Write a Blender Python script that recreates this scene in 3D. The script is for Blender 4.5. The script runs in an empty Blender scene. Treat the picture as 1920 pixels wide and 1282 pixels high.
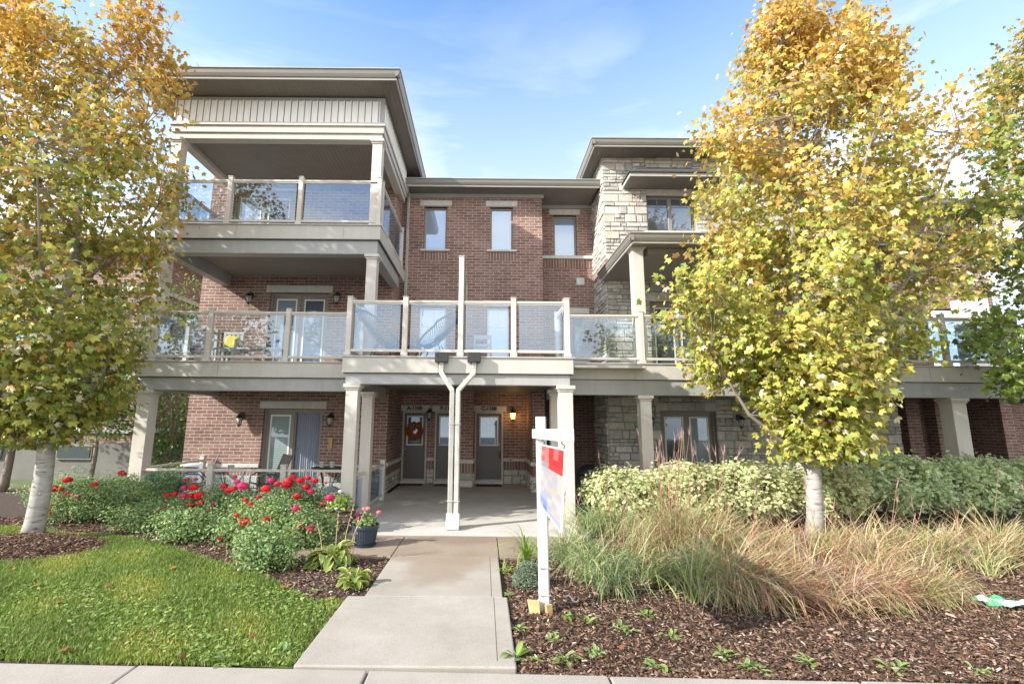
import bpy, math, random
import numpy as np
from mathutils import Vector, Matrix

random.seed(7); rng = np.random.default_rng(11)
R = math.radians
sc = bpy.context.scene
COL = sc.collection

# ------------------------------------------------------------------ camera
H = 1.8; FPX, CX, CY = 885.0, 908.0, 641.0
PITCH = R(9.56); ROLL = 0.0085
cam_d = bpy.data.cameras.new('camera'); cam = bpy.data.objects.new('camera', cam_d); COL.objects.link(cam)
cam_d.sensor_width = 36; cam_d.lens = FPX / 1920 * 36
cam_d.shift_x = (960 - CX) / 1920; cam_d.clip_start = .05; cam_d.clip_end = 2000
cam.matrix_world = Matrix.Translation((0, 0, H)) @ Matrix.Rotation(math.pi/2 + PITCH, 4, 'X') @ Matrix.Rotation(ROLL, 4, 'Z')
sc.camera = cam

# ------------------------------------------------------------------ sky, sun, exposure
SUN_EL = R(29); SUN_AZ_VEC = Vector((-.90, -.43, 0)).normalized()      # horizontal direction towards the sun
to_sun = Vector((SUN_AZ_VEC.x*math.cos(SUN_EL), SUN_AZ_VEC.y*math.cos(SUN_EL), math.sin(SUN_EL)))
world = bpy.data.worlds.new('World'); sc.world = world; world.use_nodes = True
nt = world.node_tree; nt.nodes.clear(); N = nt.nodes; L = nt.links
def nn(t, nodes=None): return (nodes or N).new(t)
sky = nn('ShaderNodeTexSky'); sky.sky_type = 'NISHITA'; sky.sun_disc = False
sky.sun_elevation = SUN_EL; sky.sun_rotation = math.atan2(to_sun.x, to_sun.y)
sky.air_density = 1.0; sky.dust_density = .6; sky.ozone_density = 2.0; sky.altitude = 200
tc = nn('ShaderNodeTexCoord'); mp = nn('ShaderNodeMapping'); mp.inputs['Scale'].default_value = (1.0, 1.6, 6.0)
mp.inputs['Location'].default_value = (3.1, .4, .2)
no = nn('ShaderNodeTexNoise'); no.inputs['Scale'].default_value = 1.5; no.inputs['Detail'].default_value = 9; no.inputs['Roughness'].default_value = .52
no.inputs['Distortion'].default_value = .35
rp = nn('ShaderNodeValToRGB'); rp.color_ramp.elements[0].position = .40; rp.color_ramp.elements[1].position = .58
sep = nn('ShaderNodeSeparateXYZ'); hz = nn('ShaderNodeMapRange')
hz.inputs['From Min'].default_value = .30; hz.inputs['From Max'].default_value = .72; hz.inputs['To Min'].default_value = 1.0; hz.inputs['To Max'].default_value = .08
mu = nn('ShaderNodeMath'); mu.operation = 'MULTIPLY'
hb = nn('ShaderNodeMapRange'); hb.inputs['From Min'].default_value = .22; hb.inputs['From Max'].default_value = .74
hb.inputs['To Min'].default_value = .66; hb.inputs['To Max'].default_value = 0
mx0 = nn('ShaderNodeMath'); mx0.operation = 'MAXIMUM'
mix = nn('ShaderNodeMixRGB'); mix.inputs['Color2'].default_value = (4.0, 4.15, 4.3, 1)
tint = nn('ShaderNodeMixRGB'); tint.blend_type = 'MULTIPLY'; tint.inputs['Fac'].default_value = 1; tint.inputs['Color2'].default_value = (.80, 1.035, 1.16, 1)
bg = nn('ShaderNodeBackground'); bg.inputs['Strength'].default_value = .15; wo = nn('ShaderNodeOutputWorld')
L.new(tc.outputs['Generated'], mp.inputs['Vector']); L.new(mp.outputs[0], no.inputs['Vector']); L.new(no.outputs['Fac'], rp.inputs['Fac'])
L.new(tc.outputs['Generated'], sep.inputs[0]); L.new(sep.outputs['Z'], hz.inputs['Value']); L.new(sep.outputs['Z'], hb.inputs['Value'])
L.new(rp.outputs['Color'], mu.inputs[0]); L.new(hz.outputs[0], mu.inputs[1])
L.new(mu.outputs[0], mx0.inputs[0]); L.new(hb.outputs[0], mx0.inputs[1])
L.new(sky.outputs[0], tint.inputs['Color1']); L.new(tint.outputs[0], mix.inputs['Color1']); L.new(mx0.outputs[0], mix.inputs['Fac'])
# bright clouds added behind the camera to fill-light the facade; the glass reflects them
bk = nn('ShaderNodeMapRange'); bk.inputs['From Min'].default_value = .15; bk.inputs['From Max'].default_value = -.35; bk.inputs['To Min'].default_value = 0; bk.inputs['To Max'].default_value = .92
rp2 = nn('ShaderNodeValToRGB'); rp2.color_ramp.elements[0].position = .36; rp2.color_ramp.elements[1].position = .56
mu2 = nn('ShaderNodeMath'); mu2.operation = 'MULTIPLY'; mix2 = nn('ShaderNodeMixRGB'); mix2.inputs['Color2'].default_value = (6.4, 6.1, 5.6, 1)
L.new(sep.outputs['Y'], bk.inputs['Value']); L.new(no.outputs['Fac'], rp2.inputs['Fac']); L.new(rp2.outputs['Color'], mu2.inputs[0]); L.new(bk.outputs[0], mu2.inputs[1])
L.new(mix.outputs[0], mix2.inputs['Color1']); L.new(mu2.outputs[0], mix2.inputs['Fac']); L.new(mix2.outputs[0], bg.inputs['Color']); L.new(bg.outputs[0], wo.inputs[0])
sl = bpy.data.lights.new('sun', 'SUN'); sl.energy = 3.6; sl.angle = R(.6); sl.color = (1, .95, .86)
so = bpy.data.objects.new('sun', sl); COL.objects.link(so); so.rotation_euler = to_sun.to_track_quat('Z', 'Y').to_euler()
sc.view_settings.view_transform = 'Standard'; sc.view_settings.look = 'None'; sc.view_settings.gamma = 1
sc.view_settings.exposure = 1.31
sc.render.engine = 'CYCLES'
try:
    sc.cycles.transparent_max_bounces = 12; sc.cycles.max_bounces = 9; sc.cycles.diffuse_bounces = 7; sc.cycles.sample_clamp_indirect = 6
except Exception: pass

# ------------------------------------------------------------------ photograph point -> place, on a chosen depth
def ray(px, py):
    u = (px-CX)/FPX; v = -(py-CY)/FPX; c, s = math.cos(ROLL), math.sin(ROLL)
    u, v = u*c-v*s, u*s+v*c
    return u, math.cos(PITCH)-v*math.sin(PITCH), math.sin(PITCH)+v*math.cos(PITCH)
def at(px, py, Y):
    x, y, z = ray(px, py); return x*Y/y, z*Y/y+H
def AX(px, py, Y): return at(px, py, Y)[0]
def AZ(px, py, Y): return at(px, py, Y)[1]
def G(px, py, z=0):
    x, y, zz = ray(px, py); t = (z-H)/zz; return x*t, y*t

# ------------------------------------------------------------------ materials
def mat(name, col=(.5,.5,.5), rough=.6, metal=0, attr=False, noise=0, nscale=8, bump=0, bscale=60, spec=.5, trans=0, coat=0):
    m = bpy.data.materials.new(name); m.use_nodes = True; t = m.node_tree; b = t.nodes['Principled BSDF']
    b.inputs['Roughness'].default_value = rough; b.inputs['Metallic'].default_value = metal
    b.inputs['Specular IOR Level'].default_value = spec; b.inputs['Coat Weight'].default_value = coat
    src = None
    if attr:
        a = t.nodes.new('ShaderNodeAttribute'); a.attribute_name = 'Col'; src = a.outputs['Color']
    else:
        b.inputs['Base Color'].default_value = (*col, 1)
    if noise:
        g = t.nodes.new('ShaderNodeNewGeometry'); n_ = t.nodes.new('ShaderNodeTexNoise'); n_.inputs['Scale'].default_value = nscale; n_.inputs['Detail'].default_value = 6
        t.links.new(g.outputs['Position'], n_.inputs['Vector'])
        r_ = t.nodes.new('ShaderNodeMapRange'); r_.inputs['From Min'].default_value = .3; r_.inputs['From Max'].default_value = .7
        r_.inputs['To Min'].default_value = 1-noise; r_.inputs['To Max'].default_value = 1+noise
        t.links.new(n_.outputs['Fac'], r_.inputs['Value'])
        x_ = t.nodes.new('ShaderNodeVectorMath'); x_.operation = 'MULTIPLY'
        if src: t.links.new(src, x_.inputs[0])
        else: x_.inputs[0].default_value = col
        t.links.new(r_.outputs[0], x_.inputs[1]); src = x_.outputs[0]
    if src: t.links.new(src, b.inputs['Base Color'])
    if bump:
        g = t.nodes.new('ShaderNodeNewGeometry'); n_ = t.nodes.new('ShaderNodeTexNoise'); n_.inputs['Scale'].default_value = bscale; n_.inputs['Detail'].default_value = 4
        t.links.new(g.outputs['Position'], n_.inputs['Vector'])
        u_ = t.nodes.new('ShaderNodeBump'); u_.inputs['Strength'].default_value = bump; u_.inputs['Distance'].default_value = .01
        t.links.new(n_.outputs['Fac'], u_.inputs['Height']); t.links.new(u_.outputs[0], b.inputs['Normal'])
    if trans:
        o = t.nodes['Material Output']; tr = t.nodes.new('ShaderNodeBsdfTranslucent'); ms = t.nodes.new('ShaderNodeMixShader'); ms.inputs[0].default_value = trans
        if src: t.links.new(src, tr.inputs['Color'])
        else: tr.inputs['Color'].default_value = (*col, 1)
        t.links.new(b.outputs[0], ms.inputs[1]); t.links.new(tr.outputs[0], ms.inputs[2]); t.links.new(ms.outputs[0], o.inputs[0])
    return m

def streak(m, amt=.10):
    t = m.node_tree; n = t.nodes; l = t.links; b = n['Principled BSDF']; src = b.inputs['Base Color'].links[0].from_socket
    g = n.new('ShaderNodeNewGeometry'); mp_ = n.new('ShaderNodeMapping'); mp_.inputs['Scale'].default_value = (5, 5, .9); l.new(g.outputs['Position'], mp_.inputs['Vector'])
    a = n.new('ShaderNodeTexNoise'); a.inputs['Scale'].default_value = 1.6; a.inputs['Detail'].default_value = 7; a.inputs['Roughness'].default_value = .7; l.new(mp_.outputs[0], a.inputs['Vector'])
    r_ = n.new('ShaderNodeMapRange'); r_.inputs['From Min'].default_value = .35; r_.inputs['From Max'].default_value = .6; r_.inputs['To Min'].default_value = 1-amt*2; r_.inputs['To Max'].default_value = 1; l.new(a.outputs['Fac'], r_.inputs['Value'])
    x_ = n.new('ShaderNodeVectorMath'); x_.operation = 'MULTIPLY'; l.new(src, x_.inputs[0]); l.new(r_.outputs[0], x_.inputs[1]); l.new(x_.outputs[0], b.inputs['Base Color'])
def brick_mat(name, soldier=False, c1=(.20,.115,.095), c2=(.315,.19,.156), mortar=(.46,.39,.35)):
    m = bpy.data.materials.new(name); m.use_nodes = True; t = m.node_tree; b = t.nodes['Principled BSDF']; n = t.nodes; l = t.links
    g = n.new('ShaderNodeNewGeometry'); sp = n.new('ShaderNodeSeparateXYZ'); sn = n.new('ShaderNodeSeparateXYZ')
    l.new(g.outputs['Position'], sp.inputs[0]); l.new(g.outputs['True Normal'], sn.inputs[0])
    ab = n.new('ShaderNodeMath'); ab.operation = 'ABSOLUTE'; l.new(sn.outputs['X'], ab.inputs[0])
    gt = n.new('ShaderNodeMath'); gt.operation = 'GREATER_THAN'; gt.inputs[1].default_value = .6; l.new(ab.outputs[0], gt.inputs[0])
    mx = n.new('ShaderNodeMix'); mx.data_type = 'FLOAT'; l.new(gt.outputs[0], mx.inputs[0]); l.new(sp.outputs['X'], mx.inputs[2]); l.new(sp.outputs['Y'], mx.inputs[3])
    cb = n.new('ShaderNodeCombineXYZ')
    if soldier: l.new(sp.outputs['Z'], cb.inputs[0]); l.new(mx.outputs[0], cb.inputs[1])
    else: l.new(mx.outputs[0], cb.inputs[0]); l.new(sp.outputs['Z'], cb.inputs[1])
    # slight wobble so that courses are not ruler-straight
    nz = n.new('ShaderNodeTexNoise'); nz.inputs['Scale'].default_value = 5; l.new(g.outputs['Position'], nz.inputs['Vector'])
    sc_ = n.new('ShaderNodeVectorMath'); sc_.operation = 'SCALE'; sc_.inputs['Scale'].default_value = .006; l.new(nz.outputs['Color'], sc_.inputs[0])
    ad = n.new('ShaderNodeVectorMath'); ad.operation = 'ADD'; l.new(cb.outputs[0], ad.inputs[0]); l.new(sc_.outputs[0], ad.inputs[1])
    br = n.new('ShaderNodeTexBrick'); br.inputs['Scale'].default_value = 1; br.inputs['Brick Width'].default_value = .8 if soldier else .262
    br.inputs['Row Height'].default_value = .0845; br.inputs['Mortar Size'].default_value = .0085; br.inputs['Mortar Smooth'].default_value = .25
    br.inputs['Bias'].default_value = -.15; br.offset = 0 if soldier else .42
    br.inputs['Color1'].default_value = (*c1, 1); br.inputs['Color2'].default_value = (*c2, 1); br.inputs['Mortar'].default_value = (*mortar, 1)
    l.new(ad.outputs[0], br.inputs['Vector'])
    n2 = n.new('ShaderNodeTexNoise'); n2.inputs['Scale'].default_value = 22; n2.inputs['Detail'].default_value = 5; l.new(g.outputs['Position'], n2.inputs['Vector'])
    n3 = n.new('ShaderNodeTexNoise'); n3.inputs['Scale'].default_value = .9; n3.inputs['Detail'].default_value = 3; l.new(g.outputs['Position'], n3.inputs['Vector'])
    av = n.new('ShaderNodeMath'); av.operation = 'ADD'; l.new(n2.outputs['Fac'], av.inputs[0]); l.new(n3.outputs['Fac'], av.inputs[1])
    rr = n.new('ShaderNodeMapRange'); rr.inputs['From Min'].default_value = .7; rr.inputs['From Max'].default_value = 1.3; rr.inputs['To Min'].default_value = .74; rr.inputs['To Max'].default_value = 1.26
    l.new(av.outputs[0], rr.inputs['Value'])
    ml = n.new('ShaderNodeVectorMath'); ml.operation = 'MULTIPLY'; l.new(br.outputs['Color'], ml.inputs[0]); l.new(rr.outputs[0], ml.inputs[1]); l.new(ml.outputs[0], b.inputs['Base Color'])
    iv = n.new('ShaderNodeMath'); iv.operation = 'SUBTRACT'; iv.inputs[0].default_value = 1; l.new(br.outputs['Fac'], iv.inputs[1])
    a2 = n.new('ShaderNodeMath'); a2.operation = 'MULTIPLY_ADD'; a2.inputs[1].default_value = .35; l.new(n2.outputs['Fac'], a2.inputs[0]); l.new(iv.outputs[0], a2.inputs[2])
    bu = n.new('ShaderNodeBump'); bu.inputs['Strength'].default_value = .8; bu.inputs['Distance'].default_value = .008; l.new(a2.outputs[0], bu.inputs['Height']); l.new(bu.outputs[0], b.inputs['Normal'])
    b.inputs['Roughness'].default_value = .85; b.inputs['Specular IOR Level'].default_value = .25
    return m

def soffit_mat(name, col, axis='X', pitch=.1):
    m = mat(name, col, .6, noise=.06, nscale=3); t = m.node_tree; n = t.nodes; l = t.links; b = n['Principled BSDF']
    g = n.new('ShaderNodeNewGeometry'); sp = n.new('ShaderNodeSeparateXYZ'); l.new(g.outputs['Position'], sp.inputs[0])
    d = n.new('ShaderNodeMath'); d.operation = 'DIVIDE'; d.inputs[1].default_value = pitch; l.new(sp.outputs[axis], d.inputs[0])
    f_ = n.new('ShaderNodeMath'); f_.operation = 'FRACT'; l.new(d.outputs[0], f_.inputs[0])
    gt = n.new('ShaderNodeMath'); gt.operation = 'GREATER_THAN'; gt.inputs[1].default_value = .14; l.new(f_.outputs[0], gt.inputs[0])
    bu = n.new('ShaderNodeBump'); bu.inputs['Strength'].default_value = 1; bu.inputs['Distance'].default_value = .012; l.new(gt.outputs[0], bu.inputs['Height']); l.new(bu.outputs[0], b.inputs['Normal'])
    return m

def glass_rail_mat():
    m = bpy.data.materials.new('balustrade_glass'); m.use_nodes = True; t = m.node_tree; t.nodes.remove(t.nodes['Principled BSDF']); n = t.nodes; l = t.links
    tr = n.new('ShaderNodeBsdfTransparent'); tr.inputs[0].default_value = (.90, .94, .97, 1)
    gl = n.new('ShaderNodeBsdfGlossy'); gl.inputs['Roughness'].default_value = .01; gl.inputs[0].default_value = (.72, .85, 1, 1)
    fr = n.new('ShaderNodeLayerWeight'); fr.inputs['Blend'].default_value = .35
    mr = n.new('ShaderNodeMapRange'); mr.inputs['To Min'].default_value = .10; mr.inputs['To Max'].default_value = .6
    ms = n.new('ShaderNodeMixShader'); l.new(fr.outputs['Fresnel'], mr.inputs['Value']); l.new(mr.outputs[0], ms.inputs[0])
    l.new(tr.outputs[0], ms.inputs[1]); l.new(gl.outputs[0], ms.inputs[2]); l.new(ms.outputs[0], n['Material Output'].inputs[0])
    return m
def pane_mat(name, col, mixf, rough=.02):
    m = bpy.data.materials.new(name); m.use_nodes = True; t = m.node_tree; n = t.nodes; l = t.links; b = n['Principled BSDF']
    b.inputs['Base Color'].default_value = (*col, 1); b.inputs['Roughness'].default_value = .4
    gl = n.new('ShaderNodeBsdfGlossy'); gl.inputs['Roughness'].default_value = rough; gl.inputs[0].default_value = (.66, .80, 1, 1)
    ms = n.new('ShaderNodeMixShader'); ms.inputs[0].default_value = mixf
    l.new(b.outputs[0], ms.inputs[1]); l.new(gl.outputs[0], ms.inputs[2]); l.new(ms.outputs[0], n['Material Output'].inputs[0])
    return m

def concrete_mat(name, c, stain=False, rough=.85):
    m = bpy.data.materials.new(name); m.use_nodes = True; t = m.node_tree; n = t.nodes; l = t.links; b = n['Principled BSDF']
    g = n.new('ShaderNodeNewGeometry')
    n1 = n.new('ShaderNodeTexNoise'); n1.inputs['Scale'].default_value = 1.3; n1.inputs['Detail'].default_value = 7; n1.inputs['Roughness'].default_value = .65; l.new(g.outputs['Position'], n1.inputs['Vector'])
    n2 = n.new('ShaderNodeTexNoise'); n2.inputs['Scale'].default_value = 130; n2.inputs['Detail'].default_value = 3; l.new(g.outputs['Position'], n2.inputs['Vector'])
    rp_ = n.new('ShaderNodeValToRGB'); e = rp_.color_ramp.elements; e[0].position = .3; e[1].position = .72
    e[0].color = (c[0]*.80, c[1]*.78, c[2]*.75, 1); e[1].color = (c[0]*1.08, c[1]*1.07, c[2]*1.06, 1); l.new(n1.outputs['Fac'], rp_.inputs['Fac'])
    mr = n.new('ShaderNodeMapRange'); mr.inputs['From Min'].default_value = .3; mr.inputs['From Max'].default_value = .7; mr.inputs['To Min'].default_value = .84; mr.inputs['To Max'].default_value = 1.14; l.new(n2.outputs['Fac'], mr.inputs['Value'])
    ml = n.new('ShaderNodeVectorMath'); ml.operation = 'MULTIPLY'; l.new(rp_.outputs[0], ml.inputs[0]); l.new(mr.outputs[0], ml.inputs[1]); last = ml.outputs[0]
    if stain:   # damp brown stain where the downspouts drain over the path
        for (sx, sy, rx, ry, colr, amt) in stain:
            mp_ = n.new('ShaderNodeMapping'); mp_.vector_type = 'POINT'
            mp_.inputs['Location'].default_value = (-sx/rx, -sy/ry, 0); mp_.inputs['Scale'].default_value = (1/rx, 1/ry, 0)
            l.new(g.outputs['Position'], mp_.inputs['Vector'])
            ln = n.new('ShaderNodeVectorMath'); ln.operation = 'LENGTH'; l.new(mp_.outputs[0], ln.inputs[0])
            nd = n.new('ShaderNodeMath'); nd.operation = 'MULTIPLY_ADD'; nd.inputs[1].default_value = 1.3; l.new(n1.outputs['Fac'], nd.inputs[0]); l.new(ln.outputs['Value'], nd.inputs[2])
            rm = n.new('ShaderNodeMapRange'); rm.interpolation_type = 'SMOOTHSTEP'; rm.inputs['From Min'].default_value = 1.1; rm.inputs['From Max'].default_value = 1.8; rm.inputs['To Min'].default_value = amt; rm.inputs['To Max'].default_value = 0
            l.new(nd.outputs[0], rm.inputs['Value'])
            mc = n.new('ShaderNodeMixRGB'); mc.inputs['Color2'].default_value = (*colr, 1); l.new(rm.outputs[0], mc.inputs['Fac']); l.new(last, mc.inputs['Color1']); last = mc.outputs[0]
    l.new(last, b.inputs['Base Color'])
    bu = n.new('ShaderNodeBump'); bu.inputs['Strength'].default_value = .35; bu.inputs['Distance'].default_value = .004; l.new(n2.outputs['Fac'], bu.inputs['Height']); l.new(bu.outputs[0], b.inputs['Normal'])
    b.inputs['Roughness'].default_value = rough; b.inputs['Specular IOR Level'].default_value = .3
    return m

M = dict(
 brick=brick_mat('red_brown_brick'), soldier=brick_mat('soldier_course_brick', True),
 stone=mat('split_face_stone', attr=True, rough=.9, noise=.16, nscale=14, bump=.9, bscale=26, spec=.2),
 mortar=mat('stone_mortar', (.26,.245,.22), .95, noise=.1),
 cast=mat('cast_stone_trim', (.60,.585,.55), .75, noise=.06, nscale=5, bump=.1),
 trim=mat('taupe_trim_paint', (.50,.475,.43), .5, noise=.035, nscale=2.2, bump=.05, bscale=9),
 trim_l=mat('pale_taupe_column_paint', (.56,.52,.465), .5, noise=.04, nscale=3),
 beam=mat('beam_cladding', (.36,.36,.35), .42, noise=.05, nscale=1.5, bump=.04, bscale=7),
 siding=mat('white_siding', (.86,.845,.82), .5, noise=.03, nscale=4),
 gutter=mat('taupe_gutter_metal', (.21,.195,.175), .35, noise=.05, nscale=3, spec=.6),
 gutter_l=mat('light_gutter_lip', (.50,.48,.44), .35, spec=.6),
 soffit=soffit_mat('soffit_boards', (.21,.185,.16)), soffit_y=soffit_mat('soffit_boards_side', (.21,.185,.16), 'Y'),
 shingle=mat('dark_shingle', (.06,.06,.065), .9, noise=.4, nscale=25, bump=.5, bscale=40),
 frame=mat('taupe_window_frame', (.27,.245,.22), .45), frame_w=mat('white_window_frame', (.82,.82,.80), .4),
 door=mat('charcoal_door_paint', (.11,.103,.096), .4, noise=.05, nscale=2), beige=mat('beige_panel', (.50,.45,.39), .6, noise=.05),
 pane=pane_mat('window_pane', (.07,.09,.13), .22), pane_d=pane_mat('dark_window_pane', (.03,.04,.045), .12),
 blind=pane_mat('pane_with_blind', (.33,.42,.42), .15), sky_pane=pane_mat('painted_sky_pane', (.26,.33,.44), .30),  # sky_pane: pale blue base colour stands for reflected sky and blinds
 glass=glass_rail_mat(), black=mat('black_metal', (.02,.02,.022), .4, spec=.6), grey_metal=mat('painted_downspout', (.45,.44,.41), .38, noise=.10, nscale=5),
 white=mat('white_paint', (.60,.60,.585), .55, noise=.05, nscale=9), chrome=mat('brushed_nickel', (.7,.7,.7), .25, 1),
 bulb=mat('clear_lamp_glass', (.45,.45,.42), .15), 
 curtain=mat('grey_blue_curtain', (.30,.34,.42), .8), brass=mat('copper_tube', (.55,.34,.16), .3, .8),
 concrete=concrete_mat('broom_finished_concrete', (.37,.34,.305)), slab=concrete_mat('porch_concrete', (.50,.48,.45)),
 path=concrete_mat('path_concrete', (.36,.33,.29), stain=[(-.55,6.2,.5,.65,(.25,.185,.13),.55), (-.5,6.75,1.0,.35,(.27,.205,.15),.75)]),
 strip=concrete_mat('brown_stained_concrete', (.29,.235,.185), stain=[(-.45,7.8,1.2,.4,(.20,.15,.11),.6)]),
 found=concrete_mat('foundation_concrete', (.20,.195,.185)),
 joint=mat('dark_joint', (.07,.06,.05), .95),
 soil=mat('dark_mulch_soil', (.06,.038,.027), .95, noise=.5, nscale=30, bump=1, bscale=45),
 turf=mat('turf_base', (.075,.115,.022), .95, noise=.45, nscale=5, bump=1, bscale=70),
 far=mat('far_ground', (.09,.12,.05), .95, noise=.3, nscale=.5),
 chip=mat('mulch_chip', attr=True, rough=.9, spec=.15), blade=mat('grass_blade', attr=True, rough=.55, trans=.3, spec=.3),
 leaf=mat('leaf', attr=True, rough=.5, trans=.42, spec=.35), petal=mat('petal', attr=True, rough=.5, trans=.25),
 bark=None, twig=mat('twig_bark', (.23,.19,.16), .9),
 pot=mat('navy_plastic_pot', (.035,.05,.075), .4), woodbox=mat('dark_wood_planter', (.09,.055,.045), .7, noise=.3, nscale=14),
 wood=mat('fresh_cut_wood', (.58,.36,.17), .8, noise=.15, nscale=25), sling=mat('brown_sling_fabric', (.17,.15,.135), .8),
 blue=mat('blue_vinyl_cord', (.03,.12,.20), .45), mat_b=mat('brown_coir_mat', (.12,.075,.045), .95, bump=1, bscale=160), mat_d=mat('black_rubber_mat', (.03,.03,.035), .9),
 sign=mat('sign_print', attr=True, rough=.45), yellow=mat('yellow_cushion', (.72,.58,.10), .8), cover=mat('pale_grey_cover', (.55,.53,.56), .8),
)
def bark_mat():
    m = bpy.data.materials.new('grey_maple_bark'); m.use_nodes = True; t = m.node_tree; n = t.nodes; l = t.links; b = n['Principled BSDF']
    g = n.new('ShaderNodeNewGeometry'); mp_ = n.new('ShaderNodeMapping'); mp_.inputs['Scale'].default_value = (3.5, 3.5, 16); l.new(g.outputs['Position'], mp_.inputs['Vector'])
    a = n.new('ShaderNodeTexNoise'); a.inputs['Scale'].default_value = 1.4; a.inputs['Detail'].default_value = 6; a.inputs['Roughness'].default_value = .7; l.new(mp_.outputs[0], a.inputs['Vector'])
    r_ = n.new('ShaderNodeValToRGB'); e = r_.color_ramp.elements; e[0].position = .34; e[0].color = (.09,.08,.07,1); e[1].position = .43; e[1].color = (.30,.28,.26,1)
    k = e.new(.75); k.color = (.46,.435,.41,1); l.new(a.outputs['Fac'], r_.inputs['Fac']); l.new(r_.outputs[0], b.inputs['Base Color'])
    bu = n.new('ShaderNodeBump'); bu.inputs['Strength'].default_value = .6; bu.inputs['Distance'].default_value = .01; l.new(a.outputs['Fac'], bu.inputs['Height']); l.new(bu.outputs[0], b.inputs['Normal'])
    b.inputs['Roughness'].default_value = .9; return m
M['bark'] = bark_mat()

for k_, a_ in (('trim',.04),('trim_l',.03),('beam',.05),('siding',.03),('grey_metal',.16),('white',.08),('cast',.07)): streak(M[k_], a_)
# ------------------------------------------------------------------ mesh helpers
class MB:
    def __init__(s): s.v = []; s.f = []; s.c = []
    def add(s, vs, fs, col=None):
        o = len(s.v); s.v += [tuple(p) for p in vs]
        for f in fs: s.f.append(tuple(i+o for i in f)); s.c.append(col or (1,1,1))
        return s
    def box(s, x0, x1, y0, y1, z0, z1, col=None):
        if x0 > x1: x0, x1 = x1, x0
        if y0 > y1: y0, y1 = y1, y0
        if z0 > z1: z0, z1 = z1, z0
        return s.add([(x0,y0,z0),(x1,y0,z0),(x1,y1,z0),(x0,y1,z0),(x0,y0,z1),(x1,y0,z1),(x1,y1,z1),(x0,y1,z1)],
              [(0,3,2,1),(4,5,6,7),(0,1,5,4),(1,2,6,5),(2,3,7,6),(3,0,4,7)], col)
    def obox(s, mtx, sx, sy, sz, col=None):      # centred box under a matrix
        vs = [mtx @ Vector((x*sx/2, y*sy/2, z*sz/2)) for z in (-1,1) for (x,y) in ((-1,-1),(1,-1),(1,1),(-1,1))]
        return s.add(vs, [(0,3,2,1),(4,5,6,7),(0,1,5,4),(1,2,6,5),(2,3,7,6),(3,0,4,7)], col)
    def tube(s, pts, rad, n=8, col=None, cap=True, square=False):
        pts = [Vector(p) for p in pts]; k = len(pts)
        if not hasattr(rad, '__len__'): rad = [rad]*k
        ref = None; rings = []
        for i, p in enumerate(pts):
            d = (pts[min(i+1,k-1)]-pts[max(i-1,0)]).normalized()
            if ref is None: ref = Vector((1,0,0)) if abs(d.x) < .9 else Vector((0,0,1))
            a = (ref - d*ref.dot(d)).normalized(); b = d.cross(a); ref = a
            off = math.pi/n if square else 0
            rings.append([p + (a*math.cos(2*math.pi*j/n+off)+b*math.sin(2*math.pi*j/n+off))*rad[i] for j in range(n)])
        vs = [q for r_ in rings for q in r_]; fs = []
        for i in range(k-1):
            for j in range(n):
                fs.append((i*n+j, i*n+(j+1)%n, (i+1)*n+(j+1)%n, (i+1)*n+j))
        if cap: fs += [tuple(reversed(range(n))), tuple((k-1)*n+j for j in range(n))]
        return s.add(vs, fs, col)
    def lathe(s, c, prof, n=20, col=None):
        vs = [(c[0]+r_*math.cos(2*math.pi*j/n), c[1]+r_*math.sin(2*math.pi*j/n), c[2]+z) for (r_, z) in prof for j in range(n)]
        fs = [(i*n+j, i*n+(j+1)%n, (i+1)*n+(j+1)%n, (i+1)*n+j) for i in range(len(prof)-1) for j in range(n)]
        fs += [tuple(reversed(range(n))), tuple((len(prof)-1)*n+j for j in range(n))]
        return s.add(vs, fs, col)
    def build(s, name, m, parent=None, bevel=0, smooth=False):
        me = bpy.data.meshes.new(name); me.from_pydata(s.v, [], s.f); me.materials.append(m)
        tot = np.array([len(f) for f in s.f]); cc = np.repeat(np.array([(*c, 1) for c in s.c], dtype=np.float32), tot, axis=0)
        a = me.color_attributes.new('Col', 'FLOAT_COLOR', 'CORNER'); a.data.foreach_set('color', cc.ravel())
        if smooth: me.polygons.foreach_set('use_smooth', [True]*len(me.polygons))
        me.update(); return link(name, me, parent, bevel)
def link(name, me, parent=None, bevel=0):
    o = bpy.data.objects.new(name, me); COL.objects.link(o)
    if parent:
        o.parent = parent; o.matrix_parent_inverse = world_of(parent).inverted()
    if bevel:
        b = o.modifiers.new('bevel', 'BEVEL'); b.width = bevel; b.segments = 2; b.limit_method = 'ANGLE'
    return o
def world_of(o):
    m = o.matrix_basis.copy()
    if o.parent: m = world_of(o.parent) @ o.matrix_parent_inverse @ m
    return m
def box(name, m, parent, *a, bevel=0): return MB().box(*a).build(name, m, parent, bevel)
def empty(name, label, cat, loc=(0,0,0), group=None):
    o = bpy.data.objects.new(name, None); COL.objects.link(o); o.location = loc; o.empty_display_size = .2
    return tag(o, label, cat, group)
def tag(o, label=None, cat=None, group=None, kind=None):
    if label: o['label'] = label
    if cat: o['category'] = cat
    if group: o['group'] = group
    if kind: o['kind'] = kind
    return o
def struct(o, label=None): o['kind'] = 'structure'; return o
def copy_tree(o, parent=None):
    c = o.copy(); COL.objects.link(c); c.parent = parent
    if parent is not None: c.matrix_parent_inverse = o.matrix_parent_inverse
    for ch in [x for x in o.children]: copy_tree(ch, c)
    return c

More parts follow.
